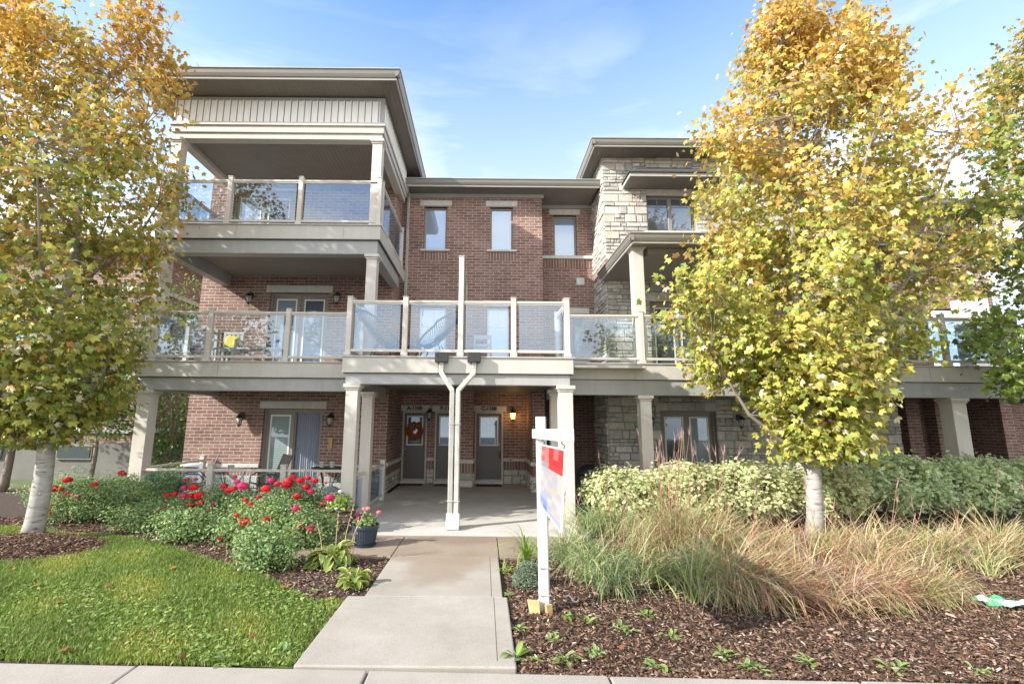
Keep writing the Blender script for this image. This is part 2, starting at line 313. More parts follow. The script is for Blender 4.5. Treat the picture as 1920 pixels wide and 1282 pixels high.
def tri_mesh(name, m, V, F, C, parent=None, smooth=False):
    """V (n,3), F (k,3), C (k,3) per-face colour"""
    me = bpy.data.meshes.new(name); k = len(F)
    me.vertices.add(len(V)); me.vertices.foreach_set('co', np.asarray(V, np.float32).ravel())
    me.loops.add(3*k); me.loops.foreach_set('vertex_index', np.asarray(F, np.int32).ravel())
    me.polygons.add(k); me.polygons.foreach_set('loop_start', np.arange(k, dtype=np.int32)*3)
    me.polygons.foreach_set('loop_total', np.full(k, 3, np.int32))
    me.update(calc_edges=True); me.materials.append(m)
    a = me.color_attributes.new('Col', 'FLOAT_COLOR', 'CORNER')
    cc = np.ones((k, 4), np.float32); cc[:, :3] = C; a.data.foreach_set('color', np.repeat(cc, 3, axis=0).ravel())
    if smooth: me.polygons.foreach_set('use_smooth', np.ones(k, bool))
    return link(name, me, parent)
def scatter(tv, tf, pos, nrm, dirv, size, col, tcol=None):
    """instances of a triangle template: tv in local (side, along, up)"""
    n = len(pos); nrm = nrm/np.linalg.norm(nrm, axis=1, keepdims=True)
    d = dirv - nrm*(dirv*nrm).sum(1, keepdims=True); d /= np.maximum(np.linalg.norm(d, axis=1, keepdims=True), 1e-6)
    s_ = np.cross(d, nrm)
    tv = np.asarray(tv, float); size = np.asarray(size).reshape(-1, 1, 1)
    V = pos[:, None, :] + size*(s_[:, None, :]*tv[None, :, 0:1] + d[:, None, :]*tv[None, :, 1:2] + nrm[:, None, :]*tv[None, :, 2:3])
    tf = np.asarray(tf); F = tf[None] + (np.arange(n)*len(tv))[:, None, None]
    C = np.repeat(col[:, None, :], len(tf), axis=1)
    if tcol is not None: C = C*np.asarray(tcol)[None]
    return V.reshape(-1, 3), F.reshape(-1, 3), np.clip(C.reshape(-1, 3), 0, 1)
def maple():
    a = [(-90,.10),(-35,.50),(-8,.44),(12,.62),(38,.88),(54,.66),(66,.56),(78,.78),(90,1.0)]
    pts = [(r_*math.cos(R(t)), r_*math.sin(R(t))) for t, r_ in a]
    pts = pts + [(-x, y) for x, y in reversed(pts[1:-1])]
    tv = [(0, .12, 0)] + [(x*.95, y, -.34*abs(x)**1.3-.30*max(y,0)**2+.06*math.sin(9*x+5*y)) for x, y in pts]
    n = len(pts); return tv, [(0, i+1, (i+1) % n + 1) for i in range(n)]
OVAL = ([(0,0,0),(.26,.35,-.05),(.2,.75,-.05),(0,1,-.1),(-.2,.75,-.05),(-.26,.35,-.05)], [(0,1,5),(1,2,5),(2,4,5),(2,3,4)])
def rand_dirs(n):
    v = rng.normal(size=(n, 3)); return v/np.linalg.norm(v, axis=1, keepdims=True)
def pick(cols, n, p=None, jit=.12):
    c = np.array(cols)[rng.choice(len(cols), n, p=p)]; return np.clip(c*(1+rng.normal(0, jit, (n, 1)))*(1+rng.normal(0, .04, (n, 3))), 0, 1)

# ------------------------------------------------------------------ ground
struct(box('ground', M['far'], None, -150, 150, 3.9, 250, -.6, -.06))
def sheet(name, m, pts, z):
    mb = MB(); mb.add([(x, y, z) for x, y in pts], [tuple(range(len(pts)))])
    o = mb.build(name, m); 
    if o.data.polygons[0].normal.z < 0: o.data.flip_normals()
    return struct(o)
sheet('mulch_bed', M['soil'], [(-30,3.5),(30,3.5),(30,13),(-30,13)], -.045)
# street pavement (slightly skewed to the building)
def pave():
    mb = MB(); js = MB(); a = -1.6; t = math.tan(R(a))
    xs = [-11.5, -9.9, -7.1, -4.25, -2.55, -.83, .92, 2.7, 4.5, 6.3, 8.1]
    def yf(x): return 3.82 + (x+1)*t*.9
    for i in range(len(xs)-1):
        x0, x1 = xs[i]+.008, xs[i+1]-.008; dz = random.uniform(-.006, .004)
        mb.add([(x0,1.6,dz-.12),(x1,1.6,dz-.12),(x1,yf(x1),dz-.12),(x0,yf(x0),dz-.12),(x0,1.6,dz),(x1,1.6,dz),(x1,yf(x1),dz),(x0,yf(x0),dz)],
               [(0,3,2,1),(4,5,6,7),(0,1,5,4),(1,2,6,5),(2,3,7,6),(3,0,4,7)])
    struct(mb.build('pavement', M['concrete'], None, bevel=.012))
    struct(js.box(-30, 30, 1.5, 3.75, -.3, -.05).build('pavement_base', M['joint']))
    struct(box('road', mat('asphalt', (.05,.05,.05), .9, noise=.2), None, -150, 150, -30, 1.5, -.4, -.12))
pave()
wp = MB(); wp.box(-1.40, .262, 3.86, 5.285, -.1, .004); struct(wp.build('walkway_front', M['concrete'], None, bevel=.012))
wp = MB(); wp.box(-1.225, .215, 5.293, 6.77, -.1, 0); struct(wp.build('walkway', M['path'], None, bevel=.01))
wp = MB(); wp.box(-2.9, -1.24, 6.79, 7.94, -.1, -.004).box(-1.228, .222, 6.79, 7.94, -.1, -.003).box(.234, 1.35, 6.79, 7.94, -.1, -.005); struct(wp.build('cross_path', M['strip'], None, bevel=.008))
struct(box('tooled_joint', M['joint'], None, .095, .1, 5.30, 6.76, -.01, .0012)); struct(box('tooled_joint', M['joint'], None, .118, .123, 3.95, 5.28, -.01, .0052))
struct(box('porch_slab', M['slab'], None, -2.35, 1.75, 7.95, 14.3, -.2, .02, bevel=.012))
struct(box('patio_slab', M['slab'], None, -7.3, -2.36, 9.7, 12.3, -.2, .015))

# ------------------------------------------------------------------ townhouse
TH = empty('townhouse_building', 'three-storey brick and stone stacked townhouse with glass balconies and three numbered doors', 'building', (0, 13, 0))
def part(name, label=None):
    o = bpy.data.objects.new(name, None); COL.objects.link(o); o.parent = TH; o.matrix_parent_inverse = TH.matrix_basis.inverted(); o.empty_display_size = .1
    if label: o['label'] = label
    return o
def holes_split(x0, x1, z0, z1, holes):
    """rectangles that fill x0..x1, z0..z1 around the holes"""
    hs = sorted(holes); out = []; xs = sorted({x0, x1, *[h[0] for h in hs], *[h[1] for h in hs]})
    xs = [x for x in xs if x0 <= x <= x1]
    for a, b in zip(xs, xs[1:]):
        cut = sorted([(h[2], h[3]) for h in hs if h[0] <= a+1e-6 and h[1] >= b-1e-6]); z = z0
        for c, d in cut:
            if c > z: out.append((a, b, z, c))
            z = max(z, d)
        if z < z1: out.append((a, b, z, z1))
    return out
def brick_wall(x0, x1, Y, z0, z1, holes=(), th=.22, name='brick_wall'):
    mb = MB()
    for a, b, c, d in holes_split(x0, x1, z0, z1, holes): mb.box(a, b, Y, Y+th, c, d)
    return mb.build(name, M['brick'], TH)
def stones(mb, x0, x1, z0, z1, place, warm=0):
    z = z0
    while z < z1-.02:
        h = random.choice([.10,.13,.17,.2,.24]); h = min(h, z1-z)
        if z1-z-h < .07: h = z1-z
        x = x0
        while x < x1-.01:
            w = random.uniform(.16, .46) if h > .12 else random.uniform(.25, .55)
            if x1-x-w < .12: w = x1-x
            def st(a, b, c, d):
                g = .005; p = random.uniform(.018, .05); i = min(.014, (b-a)*.15)
                base = random.choice([(.50,.47,.42),(.43,.405,.37),(.56,.53,.475),(.38,.365,.34),(.50,.45,.37),(.47,.45,.41),(.55,.52,.47),(.36,.345,.32)])
                k = random.uniform(.98, 1.18); col = tuple(c_*k for c_ in base)
                j = lambda: random.uniform(-.004, .004)
                q = [(a+g,c+g,0),(b-g,c+g,0),(b-g,d-g,0),(a+g,d-g,0),(a+g+i+j(),c+g+i+j(),p+j()),(b-g-i+j(),c+g+i+j(),p+j()),(b-g-i+j(),d-g-i+j(),p+j()),(a+g+i+j(),d-g-i+j(),p+j())]
                mb.add([place(*t) for t in q], [(4,5,6,7),(0,1,5,4),(1,2,6,5),(2,3,7,6),(3,0,4,7)], col)
            if h > .16 and random.random() < .35:
                st(x, x+w, z, z+h*.5); 
                k = x+w*random.uniform(.35,.65); st(x, k, z+h*.5, z+h); st(k, x+w, z+h*.5, z+h)
            else: st(x, x+w, z, z+h)
            x += w
        z += h
def stone_wall(x0, x1, Y, z0, z1, holes=(), side_l=None, side_r=None, name='stone_wall'):
    back = MB(); mb = MB()
    for a, b, c, d in holes_split(x0, x1, z0, z1, holes):
        back.box(a, b, Y, Y+.22, c, d); stones(mb, a, b, c, d, lambda u, w, p: (u, Y-p, w))
    if side_l: stones(mb, Y-.03, side_l, z0, z1, lambda u, w, p: (x0-p, u, w))
    if side_r: stones(mb, Y-.03, side_r, z0, z1, lambda u, w, p: (x1+p, u, w))
    o = mb.build(name, M['stone'], TH); back.build('mortar_backing', M['mortar'], o); return o
def soldier_band(x0, x1, Y, z0, z1): box('soldier_course', M['soldier'], TH, x0, x1, Y-.006, Y+.05, z0, z1)
def cast(name, parent, *a): return box(name, M['cast'], parent, *a, bevel=.008)

def window(x0, x1, z0, z1, Y, pane='pane', lintel=True, sill=True, mull=(), label=None, recess=.09, transom=None, frame='frame', lx=.13):
    w = part('window', label); b = .055; F = MB(); y = Y+recess
    F.box(x0, x0+b, y, y+.08, z0, z1); F.box(x1-b, x1, y, y+.08, z0, z1); F.box(x0+b, x1-b, y, y+.08, z1-b, z1); F.box(x0+b, x1-b, y, y+.08, z0, z0+b)
    for mx_ in mull: F.box(mx_-.05, mx_+.05, y-.01, y+.07, z0+b, z1-b)
    F.build('frame', M[frame], w, bevel=.006)
    ed = [x0+b] + [q for m_ in mull for q in (m_-.05, m_+.05)] + [x1-b]
    for i in range(0, len(ed), 2):
        box('pane', M[pane], w, ed[i], ed[i+1], y+.035, y+.06, z0+b, z1-b)
        if transom:
            mb = MB(); zt = z1-b-transom; mb.box(ed[i], ed[i+1], y+.024, y+.034, zt-.012, zt+.012); xm = (ed[i]+ed[i+1])/2
            mb.box(xm-.009, xm+.009, y+.026, y+.034, zt+.012, z1-b); mb.build('muntin', M[frame], w)
    if lintel: cast('lintel', w, x0-lx, x1+lx, Y-.022, Y+.1, z1+.03, z1+.20)
    if lintel: box('head', M['frame'], w, x0, x1, Y+.02, Y+.2, z1, z1+.03)
    if sill: cast('sill', w, x0-.1, x1+.1, Y-.06, Y+.09, z0-.06, z0)
    return w

FL2, FL3 = 2.96, 5.93
YL, YM, YR, YS, YD = 12.2, 13.2, 13.9, 12.5, 14.2
XL0, XL1 = AX(350,790,YL), AX(738,500,YL)
# ---- left wing walls
lintL, lintR = AX(484,760,YL), AX(612,760,YL)
dz0, dz1 = .1, AZ(550,767,YL)
pd = (AX(492,800,YL), AX(603,800,YL))
l2a, l2b = AX(506,560,YL), AX(616,560,YL); l2top = AZ(560,549,YL)
u3a, u3b = AX(446,400,YL), AX(492,400,YL)
brick_wall(XL0, XL1, YL, .62, FL2, [(pd[0], pd[1], .62, dz1)])
brick_wall(XL0, XL1, YL, FL2, FL3, [(l2a, l2b, FL2, l2top)])
brick_wall(XL0, XL1, YL, FL3, 9.0, [(-6.95, -5.3, FL3+.05, FL3+2.1)])
soldier_band(XL0, pd[0]-.02, YL, .42, .62); soldier_band(pd[1]+.02, XL1, YL, .42, .62)
brick_wall(XL0, pd[0], YL+.004, .0, .62, name='brick_base'); brick_wall(pd[1], XL1, YL+.004, 0, .62, name='brick_base')
cast('band_course', TH, XL0-.02, pd[0], YL-.05, YL+.02, .62, .71); cast('band_course', TH, pd[1], XL1+.03, YL-.05, YL+.02, .62, .71)
for x0, x1 in ((XL0, pd[0]), (pd[1], XL1)):
    mb = MB(); stones(mb, x0, x1, 0.02, .42, lambda u, w, p: (u, YL-p, w)); mb.build('stone_base', M['stone'], TH)
brick_side = MB(); brick_side.box(XL1-.22, XL1, YL+.22, YM+.02, 2.9, 9.0).box(XL1-.22, XL1, YL+.22, YD, .0, 2.9)
brick_side.build('brick_side_wall', M['brick'], TH); box('brick_side_wall', M['brick'], TH, XL0, XL0+.22, YL+.22, 20, 0, 9)
mb = MB(); stones(mb, YL-.03, YD, 0.02, .45, lambda u, w, p: (XL1+p, u, w)); mb.build('stone_base', M['stone'], TH)
box('soldier_course', M['soldier'], TH, XL1-.05, XL1+.006, YL+.05, YD, .45, .66)
cast('band_course', TH, XL1-.02, XL1+.06, YL+.021, YD, .66, .75)
box('building_core', M['brick'], TH, XL0+.3, 13.9, 14.75, 20, 0, 8.6)
box('left_wing_core', M['door'], TH, XL0+.3, XL1-.3, YL+.5, 14.7, 0, 8.9)
# ---- middle walls
XM1 = AX(1017,450,YM); XR0 = AX(1133,400,YS)
w1 = (AX(795,430,YM), AX(838,430,YM)); w2 = (AX(919,430,YM), AX(962,430,YM)); wz = (AZ(840,468,YM), AZ(840,388,YM))
w3 = (AX(1038,440,YR), AX(1081,440,YR)); w3z = (AZ(1060,480,YR), AZ(1060,404,YR))
lw1 = (AX(785,640,YM), AX(836,640,YM)); lw2 = (AX(913,640,YM), AX(955,640,YM))
brick_wall(XL1, XM1, YM, 2.9, 8.55, [(*w1, *wz), (*w2, *wz), (*lw1, FL2, 5.03), (*lw2, FL2, 5.03)])
lw3 = (AX(1072,640,YR), AX(1098,640,YR))
brick_wall(XM1, XR0+.3, YR, 2.9, 8.55, [(*w3, *w3z), (*lw3, 3.6, 5.0)])
box('brick_return', M['brick'], TH, XM1-.22, XM1-.001, YM+.221, YR+.1, 2.9, 8.55)
for w in (w1, w2):
    window(*w, *wz, YM, 'sky_pane', label='narrow upper window with lintel and soldier course below'); soldier_band(w[0]-.04, w[1]+.04, YM, wz[0]-.33, wz[0]-.065)
window(*w3, *w3z, YR, 'sky_pane', sill=False); cast('band_course', TH, XM1+.001, XR0+.02, YR-.06, YR+.05, w3z[0]-.1, w3z[0]-.002); soldier_band(XM1+.01, XR0, YR, w3z[0]-.38, w3z[0]-.105)
window(*lw1, FL2, 5.03, YM, 'sky_pane', sill=False, transom=.5, frame='frame_w'); window(*lw2, FL2, 5.03, YM, 'sky_pane', sill=False, transom=.5, frame='frame_w')
window(*lw3, 3.6, 5.0, YR, 'pane')
vx, vz = at(1088, 528, YR); cast('wall_vent', TH, vx-.12, vx+.12, YR-.03, YR+.01, vz-.11, vz+.11)
box('vent_louvre', M['blind'], TH, vx-.08, vx+.08, YR-.036, YR-.03, vz-.07, vz+.07)
# ---- entry recess
dA = (AX(757,830,YD), AX(797,830,YD)); dB = (AX(818,830,YD), AX(858,830,YD)); dC = (AX(893,830,YD), AX(940,830,YD))
dzb, dzt = .15, AZ(915,775,YD)
brick_wall(XL1, 1.5, YD, .3, FL2, [(d[0]-.05, d[1]+.05, .3, dzt+.05) for d in (dA, dB, dC)])
brick_wall(XL1, 1.5, YD+.004, .0, .3, [(d[0]-.05, d[1]+.05, .0, .3) for d in (dA, dB, dC)], name='brick_base')
pb = (AX(863,830,13.4), AX(887,830,13.4))
box('brick_pier', M['brick'], TH, pb[0], pb[1], 13.4, YD-.002, .66, FL2-.02)
box('brick_pier_base', M['soldier'], TH, pb[0]+.005, pb[1]-.005, 13.405, YD-.002, .4, .66); cast('pier_cap', TH, pb[0]-.03, pb[1]+.03, 13.34, YD, .66, .76)
def ring_stones(x0, x1, y0, y1, z0, z1, name='stone_base'):
    mb = MB(); stones(mb, x0, x1, z0, z1, lambda u, w, p: (u, y0-p, w)); stones(mb, y0-.02, y1, z0, z1, lambda u, w, p: (x0-p, u, w)); stones(mb, y0-.02, y1, z0, z1, lambda u, w, p: (x1+p, u, w)); mb.box(x0, x1, y0, y1, z0, z1, (.3,.28,.26))
    return mb.build(name, M['stone'], TH)
ring_stones(pb[0], pb[1], 13.4, YD-.01, .02, .4)
XP = AX(985,800,13.9); xp0, xp1 = AX(998,800,12.5), AX(1022,800,12.5)
box('brick_pier', M['brick'], TH, xp0, xp1, 12.5, YD, .68, FL2-.02); box('brick_pier_base', M['soldier'], TH, xp0+.004, xp1-.004, 12.505, YD-.01, .42, .68)
cast('pier_cap', TH, xp0-.05, xp1+.03, 12.44, YD-.01, .68, .78); ring_stones(xp0, xp1, 12.5, YD-.02, .02, .42)
# between doors & right of door C
for a, b in ((dA[1]+.06, dB[0]-.06), (dC[1]+.06, xp0-.005)):
    cast('band_course', TH, a, b, YD-.05, YD+.01, .66, .74); soldier_band(a, b, YD, .42, .66)
    mb = MB(); stones(mb, a, b, .02, .42, lambda u, w, p: (u, YD-p, w)); mb.build('stone_base', M['stone'], TH)
def text_mesh(s, size, loc, m, parent, name='lettering'):
    cu = bpy.data.curves.new(name, 'FONT'); cu.body = s; cu.size = size; cu.extrude = .006; cu.offset = .009; cu.align_x = 'CENTER'; cu.align_y = 'CENTER'
    t_ = bpy.data.objects.new('tmp', cu); COL.objects.link(t_); bpy.context.view_layer.update()
    me = bpy.data.meshes.new_from_object(t_.evaluated_get(bpy.context.evaluated_depsgraph_get())); bpy.data.objects.remove(t_)
    me.transform(Matrix.Translation(loc) @ Matrix.Rotation(math.pi/2, 4, 'X')); me.materials.clear(); me.materials.append(m)
    return link(name, me, parent)
def entry_door(d, txt, label, knob_right, kind):
    p = part('entry_door', label); x0, x1 = d; y = YD+.03
    fr = MB(); fr.box(x0-.05, x0, y-.06, y+.12, .1, dzt+.05).box(x1, x1+.05, y-.06, y+.12, .1, dzt+.05).box(x0, x1, y-.06, y+.12, dzt, dzt+.05); fr.build('door_frame', M['trim'], p, bevel=.006)
    g0, g1, gz0, gz1 = x0+.17*(x1-x0), x1-.17*(x1-x0), dzb+.98, dzt-.12
    mb = MB(); 
    for a, b, c, e in holes_split(x0, x1, dzb, dzt, [(g0, g1, gz0, gz1)]): mb.box(a, b, y, y+.045, c, e)
    q0, q1, r0, r1 = g0, g1, dzb+.24, dzb+.82
    mb.box(q0, q1, y-.01, y, r1-.025, r1).box(q0, q1, y-.01, y, r0, r0+.025).box(q0, q0+.025, y-.01, y, r0+.025, r1-.025).box(q1-.025, q1, y-.01, y, r0+.025, r1-.025)
    mb.box(q0+.06, q1-.06, y-.007, y, r0+.07, r1-.07); mb.build('door_leaf', M['door'], p)
    lf = MB(); b = .035; lf.box(g0-b, g0, y-.015, y+.03, gz0-b, gz1+b).box(g1, g1+b, y-.015, y+.03, gz0-b, gz1+b).box(g0, g1, y-.015, y+.03, gz1, gz1+b).box(g0, g1, y-.015, y+.03, gz0-b, gz0); lf.build('lite_frame', M['frame_w'], p, bevel=.004)
    box('pane', M[kind], p, g0, g1, y+.005, y+.02, gz0, gz1)
    box('threshold', M['grey_metal'], p, x0, x1, y-.09, y+.1, .1, dzb); cast('door_step', p, x0-.05, x1+.05, YD-.12, YD+.2, .02, .1)
    kx = x1-.055 if knob_right else x0+.055
    k = MB(); k.lathe((0,0,0), [(.001,0),(.028,.0),(.028,.012),(.012,.02),(.012,.04),(.03,.05),(.03,.07),(.001,.078)], 14); k2 = MB()
    for v in k.v: pass
    def turned(z): 
        q = MB(); q.v = [(kx+a, y-c, z+b_) for a, b_, c in k.v]; q.f = list(k.f); q.c = list(k.c); return q
    turned(dzb+.83).build('door_knob', M['chrome'], p, smooth=True); turned(dzb+.98).build('deadbolt', M['chrome'], p, smooth=True)
    l = cast('number_lintel', p, x0-.14, x1+.14 if txt[0] != 'B' else pb[0]-.01, YD-.035, YD+.1, dzt+.055, dzt+.225); text_mesh(txt, .15, ((x0+x1)/2 - (.02 if txt[0]=='A' else 0), YD-.04, dzt+.138), M['black'], p)
    return p
entry_door(dA, 'A-1108', 'grey door with autumn wreath numbered A-1108', False, 'pane_d')
entry_door(dB, 'B-1108', 'grey door half behind the downspouts numbered B-1108', False, 'pane')
pc = entry_door(dC, 'C-1108', 'grey door with lock box numbered C-1108', True, 'pane')
box('lock_box', M['black'], pc, dC[1]-.075, dC[1]-.02, YD-.06, YD-.0, dzb+.60, dzb+.78, bevel=.008)
def wall_lamp(x, y, z, s=1, lit=False, parent=TH, label=None):
    p = part('wall_lamp', label)
    a = MB(); a.box(x-.035*s, x+.035*s, y-.02, y, z+.02*s, z+.16*s); a.tube([(x, y-.02, z+.12*s), (x, y-.09*s, z+.17*s), (x, y-.14*s, z+.12*s)], .01*s, 6)
    a.lathe((x, y-.14*s, z), [(.012*s,.13*s),(.03*s,.115*s),(.085*s,.06*s),(.09*s,.045*s)][::-1], 10)
    a.lathe((x, y-.14*s, z), [(.006*s,-.16*s),(.03*s,-.12*s),(.045*s,-.11*s),(.045*s,-.1*s)], 10)
    for j in range(6):
        t_ = 2*math.pi*j/6; a.tube([(x+.078*s*math.cos(t_), y-.14*s+.078*s*math.sin(t_), z+.05*s), (x+.046*s*math.cos(t_), y-.14*s+.046*s*math.sin(t_), z-.11*s)], .004*s, 4)
    a.build('lamp_bracket', M['black'], p)
    g = MB(); g.lathe((x, y-.14*s, z), [(.04*s,-.1*s),(.072*s,.045*s)], 10)
    g.build('lamp_glass', M['lit'] if lit else M['bulb'], p, smooth=True)
    if lit:
        ld = bpy.data.lights.new('lamp_bulb', 'POINT'); ld.energy = 1.5; ld.color = (1,.6,.22); ld.shadow_soft_size = .05
        lo = bpy.data.objects.new('lamp_bulb', ld); COL.objects.link(lo); lo.location = (x, y-.3*s, z); lo.parent = p; lo.matrix_parent_inverse = world_of(p).inverted()
lm = bpy.data.materials.new('lit_lamp_glass'); lm.use_nodes = True; lb = lm.node_tree.nodes['Principled BSDF']; lb.inputs['Emission Color'].default_value = (1,.5,.12,1); lb.inputs['Emission Strength'].default_value = 3.2; lb.inputs['Base Color'].default_value=(.8,.5,.2,1); M['lit'] = lm
for px, py, Y, lit in ((455,787,YL,0),(622,787,YL,0),(472,562,YL,0),(634,562,YL,0),(806,777,YD,0),(961,778,YD,1),(1382,790,YS,0),(1216,790,YS,0),(1598,850,YS,0)):
    x, z = at(px, py, Y); wall_lamp(x, Y-(.0 if Y != YS else .04), z, 1.15, bool(lit))
for px, py, Y in ((957,862,YD), (591,873,YL)):
    x, z = at(px, py, Y); MB().box(x-.045, x+.045, Y-.05, Y, z-.05, z+.05).build('outdoor_outlet', M['cast'], TH, bevel=.01)
# ---- patio doors
def patio_door(x0, x1, z0, z1, Y, left, right, label=None, lx=.1):
    p = part('patio_door', label); y = Y+.1; b = .05; xm = (x0+x1)/2; F = MB()
    F.box(x0, x0+b, y-.02, y+.1, z0, z1).box(x1-b, x1, y-.02, y+.1, z0, z1).box(x0+b, x1-b, y-.02, y+.1, z1-b, z1).box(x0+b, x1-b, y-.02, y+.1, z0, z0+b*.8)
    F.build('frame', M['frame'], p, bevel=.006)
    for i, (a, c, k) in enumerate(((x0+b, xm, left), (xm, x1-b, right))):
        s = MB(); w = .09 if k != 'curtain' else .04; yy = y+.03+.03*i
        s.box(a, a+w, yy, yy+.03, z0+.04, z1-b).box(c-w, c, yy, yy+.03, z0+.04, z1-b).box(a+w, c-w, yy, yy+.03, z1-b-w, z1-b).box(a+w, c-w, yy, yy+.03, z0+.04, z0+.04+w)
        s.build('door_sash', M['frame'], p)
        if k == 'curtain':
            g = MB(); n = 60; za, zb = z0+.05, z1-b-w
            xs = [a+w+(c-a-2*w)*i_/n for i_ in range(n+1)]; ys = [yy+.06+.018*math.sin(i_*1.15)+.008*math.sin(i_*2.7) for i_ in range(n+1)]
            g.add([(x, yv, z) for x, yv in zip(xs, ys) for z in (za, zb)], [(2*i_, 2*i_+2, 2*i_+3, 2*i_+1) for i_ in range(n)])
            g.build('curtain', M['curtain'], p, smooth=True)
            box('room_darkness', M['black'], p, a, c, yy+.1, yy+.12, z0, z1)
        else:
            fr_ = MB(); e = .035; fr_.box(a+w, a+w+e, yy-.01, yy+.02, z0+.04+w, z1-b-w).box(c-w-e, c-w, yy-.01, yy+.02, z0+.04+w, z1-b-w).box(a+w+e, c-w-e, yy-.01, yy+.02, z1-b-w-e, z1-b-w).box(a+w+e, c-w-e, yy-.01, yy+.02, z0+.04+w, z0+.04+w+e)
            fr_.build('lite_frame', M['frame_w'], p)
            box('pane', M[k], p, a+w+e, c-w-e, yy+.005, yy+.015, z0+.04+w+e, z1-b-w-e)
            if k == 'blind':
                sl_ = MB(); z = z0+.04+w+e+.03
                while z < z1-b-w-e: sl_.box(a+w+e+.01, c-w-e-.01, yy+.001, yy+.004, z, z+.006); z += .05
                sl_.build('blind_slats', M['pane_d'], p)
    cast('lintel', p, x0-lx, x1+lx, Y-.03, Y+.1, z1+.02, z1+.20)
    box('head', M['frame'], p, x0, x1, Y+.02, Y+.2, z1, z1+.02)
    return p
patio_door(pd[0], pd[1], .05, dz1, YL, 'blind', 'curtain', 'patio door with blind and grey curtain behind the ground floor patio')
patio_door(l2a, l2b, FL2, l2top, YL, 'sky_pane', 'pane', 'sliding door on the first balcony between two lanterns')
patio_door(-6.95, -5.3, FL3+.05, FL3+2.1, YL, 'sky_pane', 'pane')

# ---- right stone wing
gx = [AX(p, 820, YS) for p in (1240, 1345, 1438, 1522, 1540, 1612, 1690)]
gz1 = AZ(1290, 771, YS)
stone_wall(XR0-.1, gx[6], YS, .0, FL2+.0, [(gx[0], gx[1], 0, gz1), (gx[2]-.06, gx[3]+.02, 0, gz1), (gx[4]-.05, gx[5]+.05, 0, gz1-.1)], side_l=YR)
patio_door(gx[0], gx[1], .05, gz1, YS, 'pane_d', 'blind', 'patio door with pale blind in the stone wall')
g = part('utility_door', 'wide beige flush door in the stone wall'); box('door_frame', M['trim'], g, gx[2]-.06, gx[3]+.02, YS+.04, YS+.09, 0, gz1-.001); box('door_leaf', M['beige'], g, gx[2]+.04, gx[3]-.04, YS+.03, YS+.039, .05, gz1-.14)
patio_door(gx[4]-.05, gx[5]+.05, .05, gz1-.1, YS, 'pane_d', 'pane_d', 'dark patio door half behind the maple')
s2 = [AX(p, 640, YS) for p in (1222, 1330)]
stone_wall(XR0, 11.3, YS, FL2, FL3+.02, [(s2[0], s2[1], FL2, 5.06)], side_l=YR)
patio_door(s2[0], s2[1], FL2, 5.06, YS, 'pane_d', 'pane', 'sliding door on the right balcony beside the maple')
s3 = [AX(p, 400, YS) for p in (1213, 1303)]; s3z = (AZ(1240,434,YS), AZ(1240,368,YS))
XT = AX(1490, 300, YS)
stone_wall(XR0, XT, YS, FL3+.3, 9.3, [(s3[0], s3[1], s3z[0], s3z[1])], side_l=YR+.6, side_r=15)
box('brick_band', M['brick'], TH, XR0-.02, XT, YS-.012, YS+.2, FL3+.02, FL3+.3); box('brick_band', M['brick'], TH, XR0-.02, XR0+.1, YS+.2, YR, FL3+.02, FL3+.3)
window(s3[0], s3[1], s3z[0], s3z[1], YS, 'pane', lintel=False, mull=((s3[0]+s3[1])/2,), transom=.22, label='double window under the small shingled canopy')
box('window_head', M['trim'], TH, s3[0], s3[1], YS-.04, YS+.05, s3z[1]+.001, s3z[1]+.2)
box('stone_wing_core', M['door'], TH, XR0+.25, gx[6]-.3, YS+.55, 14.7, 0, 9.0)
# brick part at the far right
brick_wall(XT+.001, 14.2, YS+.5, FL3, 8.1, name='brick_wall'); brick_wall(11.3, 14.2, YS+.3, FL2, FL3, [(12.3, 13.6, FL2+.2, 5.0)])
box('bay_panel', M['siding'], TH, AX(1858,640,YS), 13.0, YS-.1, YS+.299, FL2, 5.2); box('bay_panel_trim', M['beige'], TH, AX(1868,640,YS), AX(1878,640,YS), YS-.125, YS-.1, FL2, 5.0)
brick_wall(gx[6]+.02, 18.5, YS+3.4, 0, FL2, name='shaded_brick_wall'); box('light_block_ceiling', M['soffit'], TH, gx[6]+.02, 18.5, YS-.05, YS+3.39, 2.86, 2.90); box('brick_side_wall', M['brick'], TH, gx[6]-.2, gx[6]+.01, YS+.23, YS+3.4, 0, 2.85)  # unseen ceiling and left wall added to keep daylight out of the recess
for p0, p1 in ((1697,1722),(1752,1776),(1872,1896)):
    a, b = AX(p0,760,YS+.4), AX(p1,760,YS+.4); box('brick_pier', M['brick'], TH, a, b, YS+.4, YS+.75, 0, FL2)
window(AX(1775,800,YS+3.4), AX(1805,800,YS+3.4), .6, 2.0, YS+3.3, 'blind')
box('brick_wall', M['brick'], TH, 13.9, 14.1, YS+.3, YS+3.39, 0, 2.85)
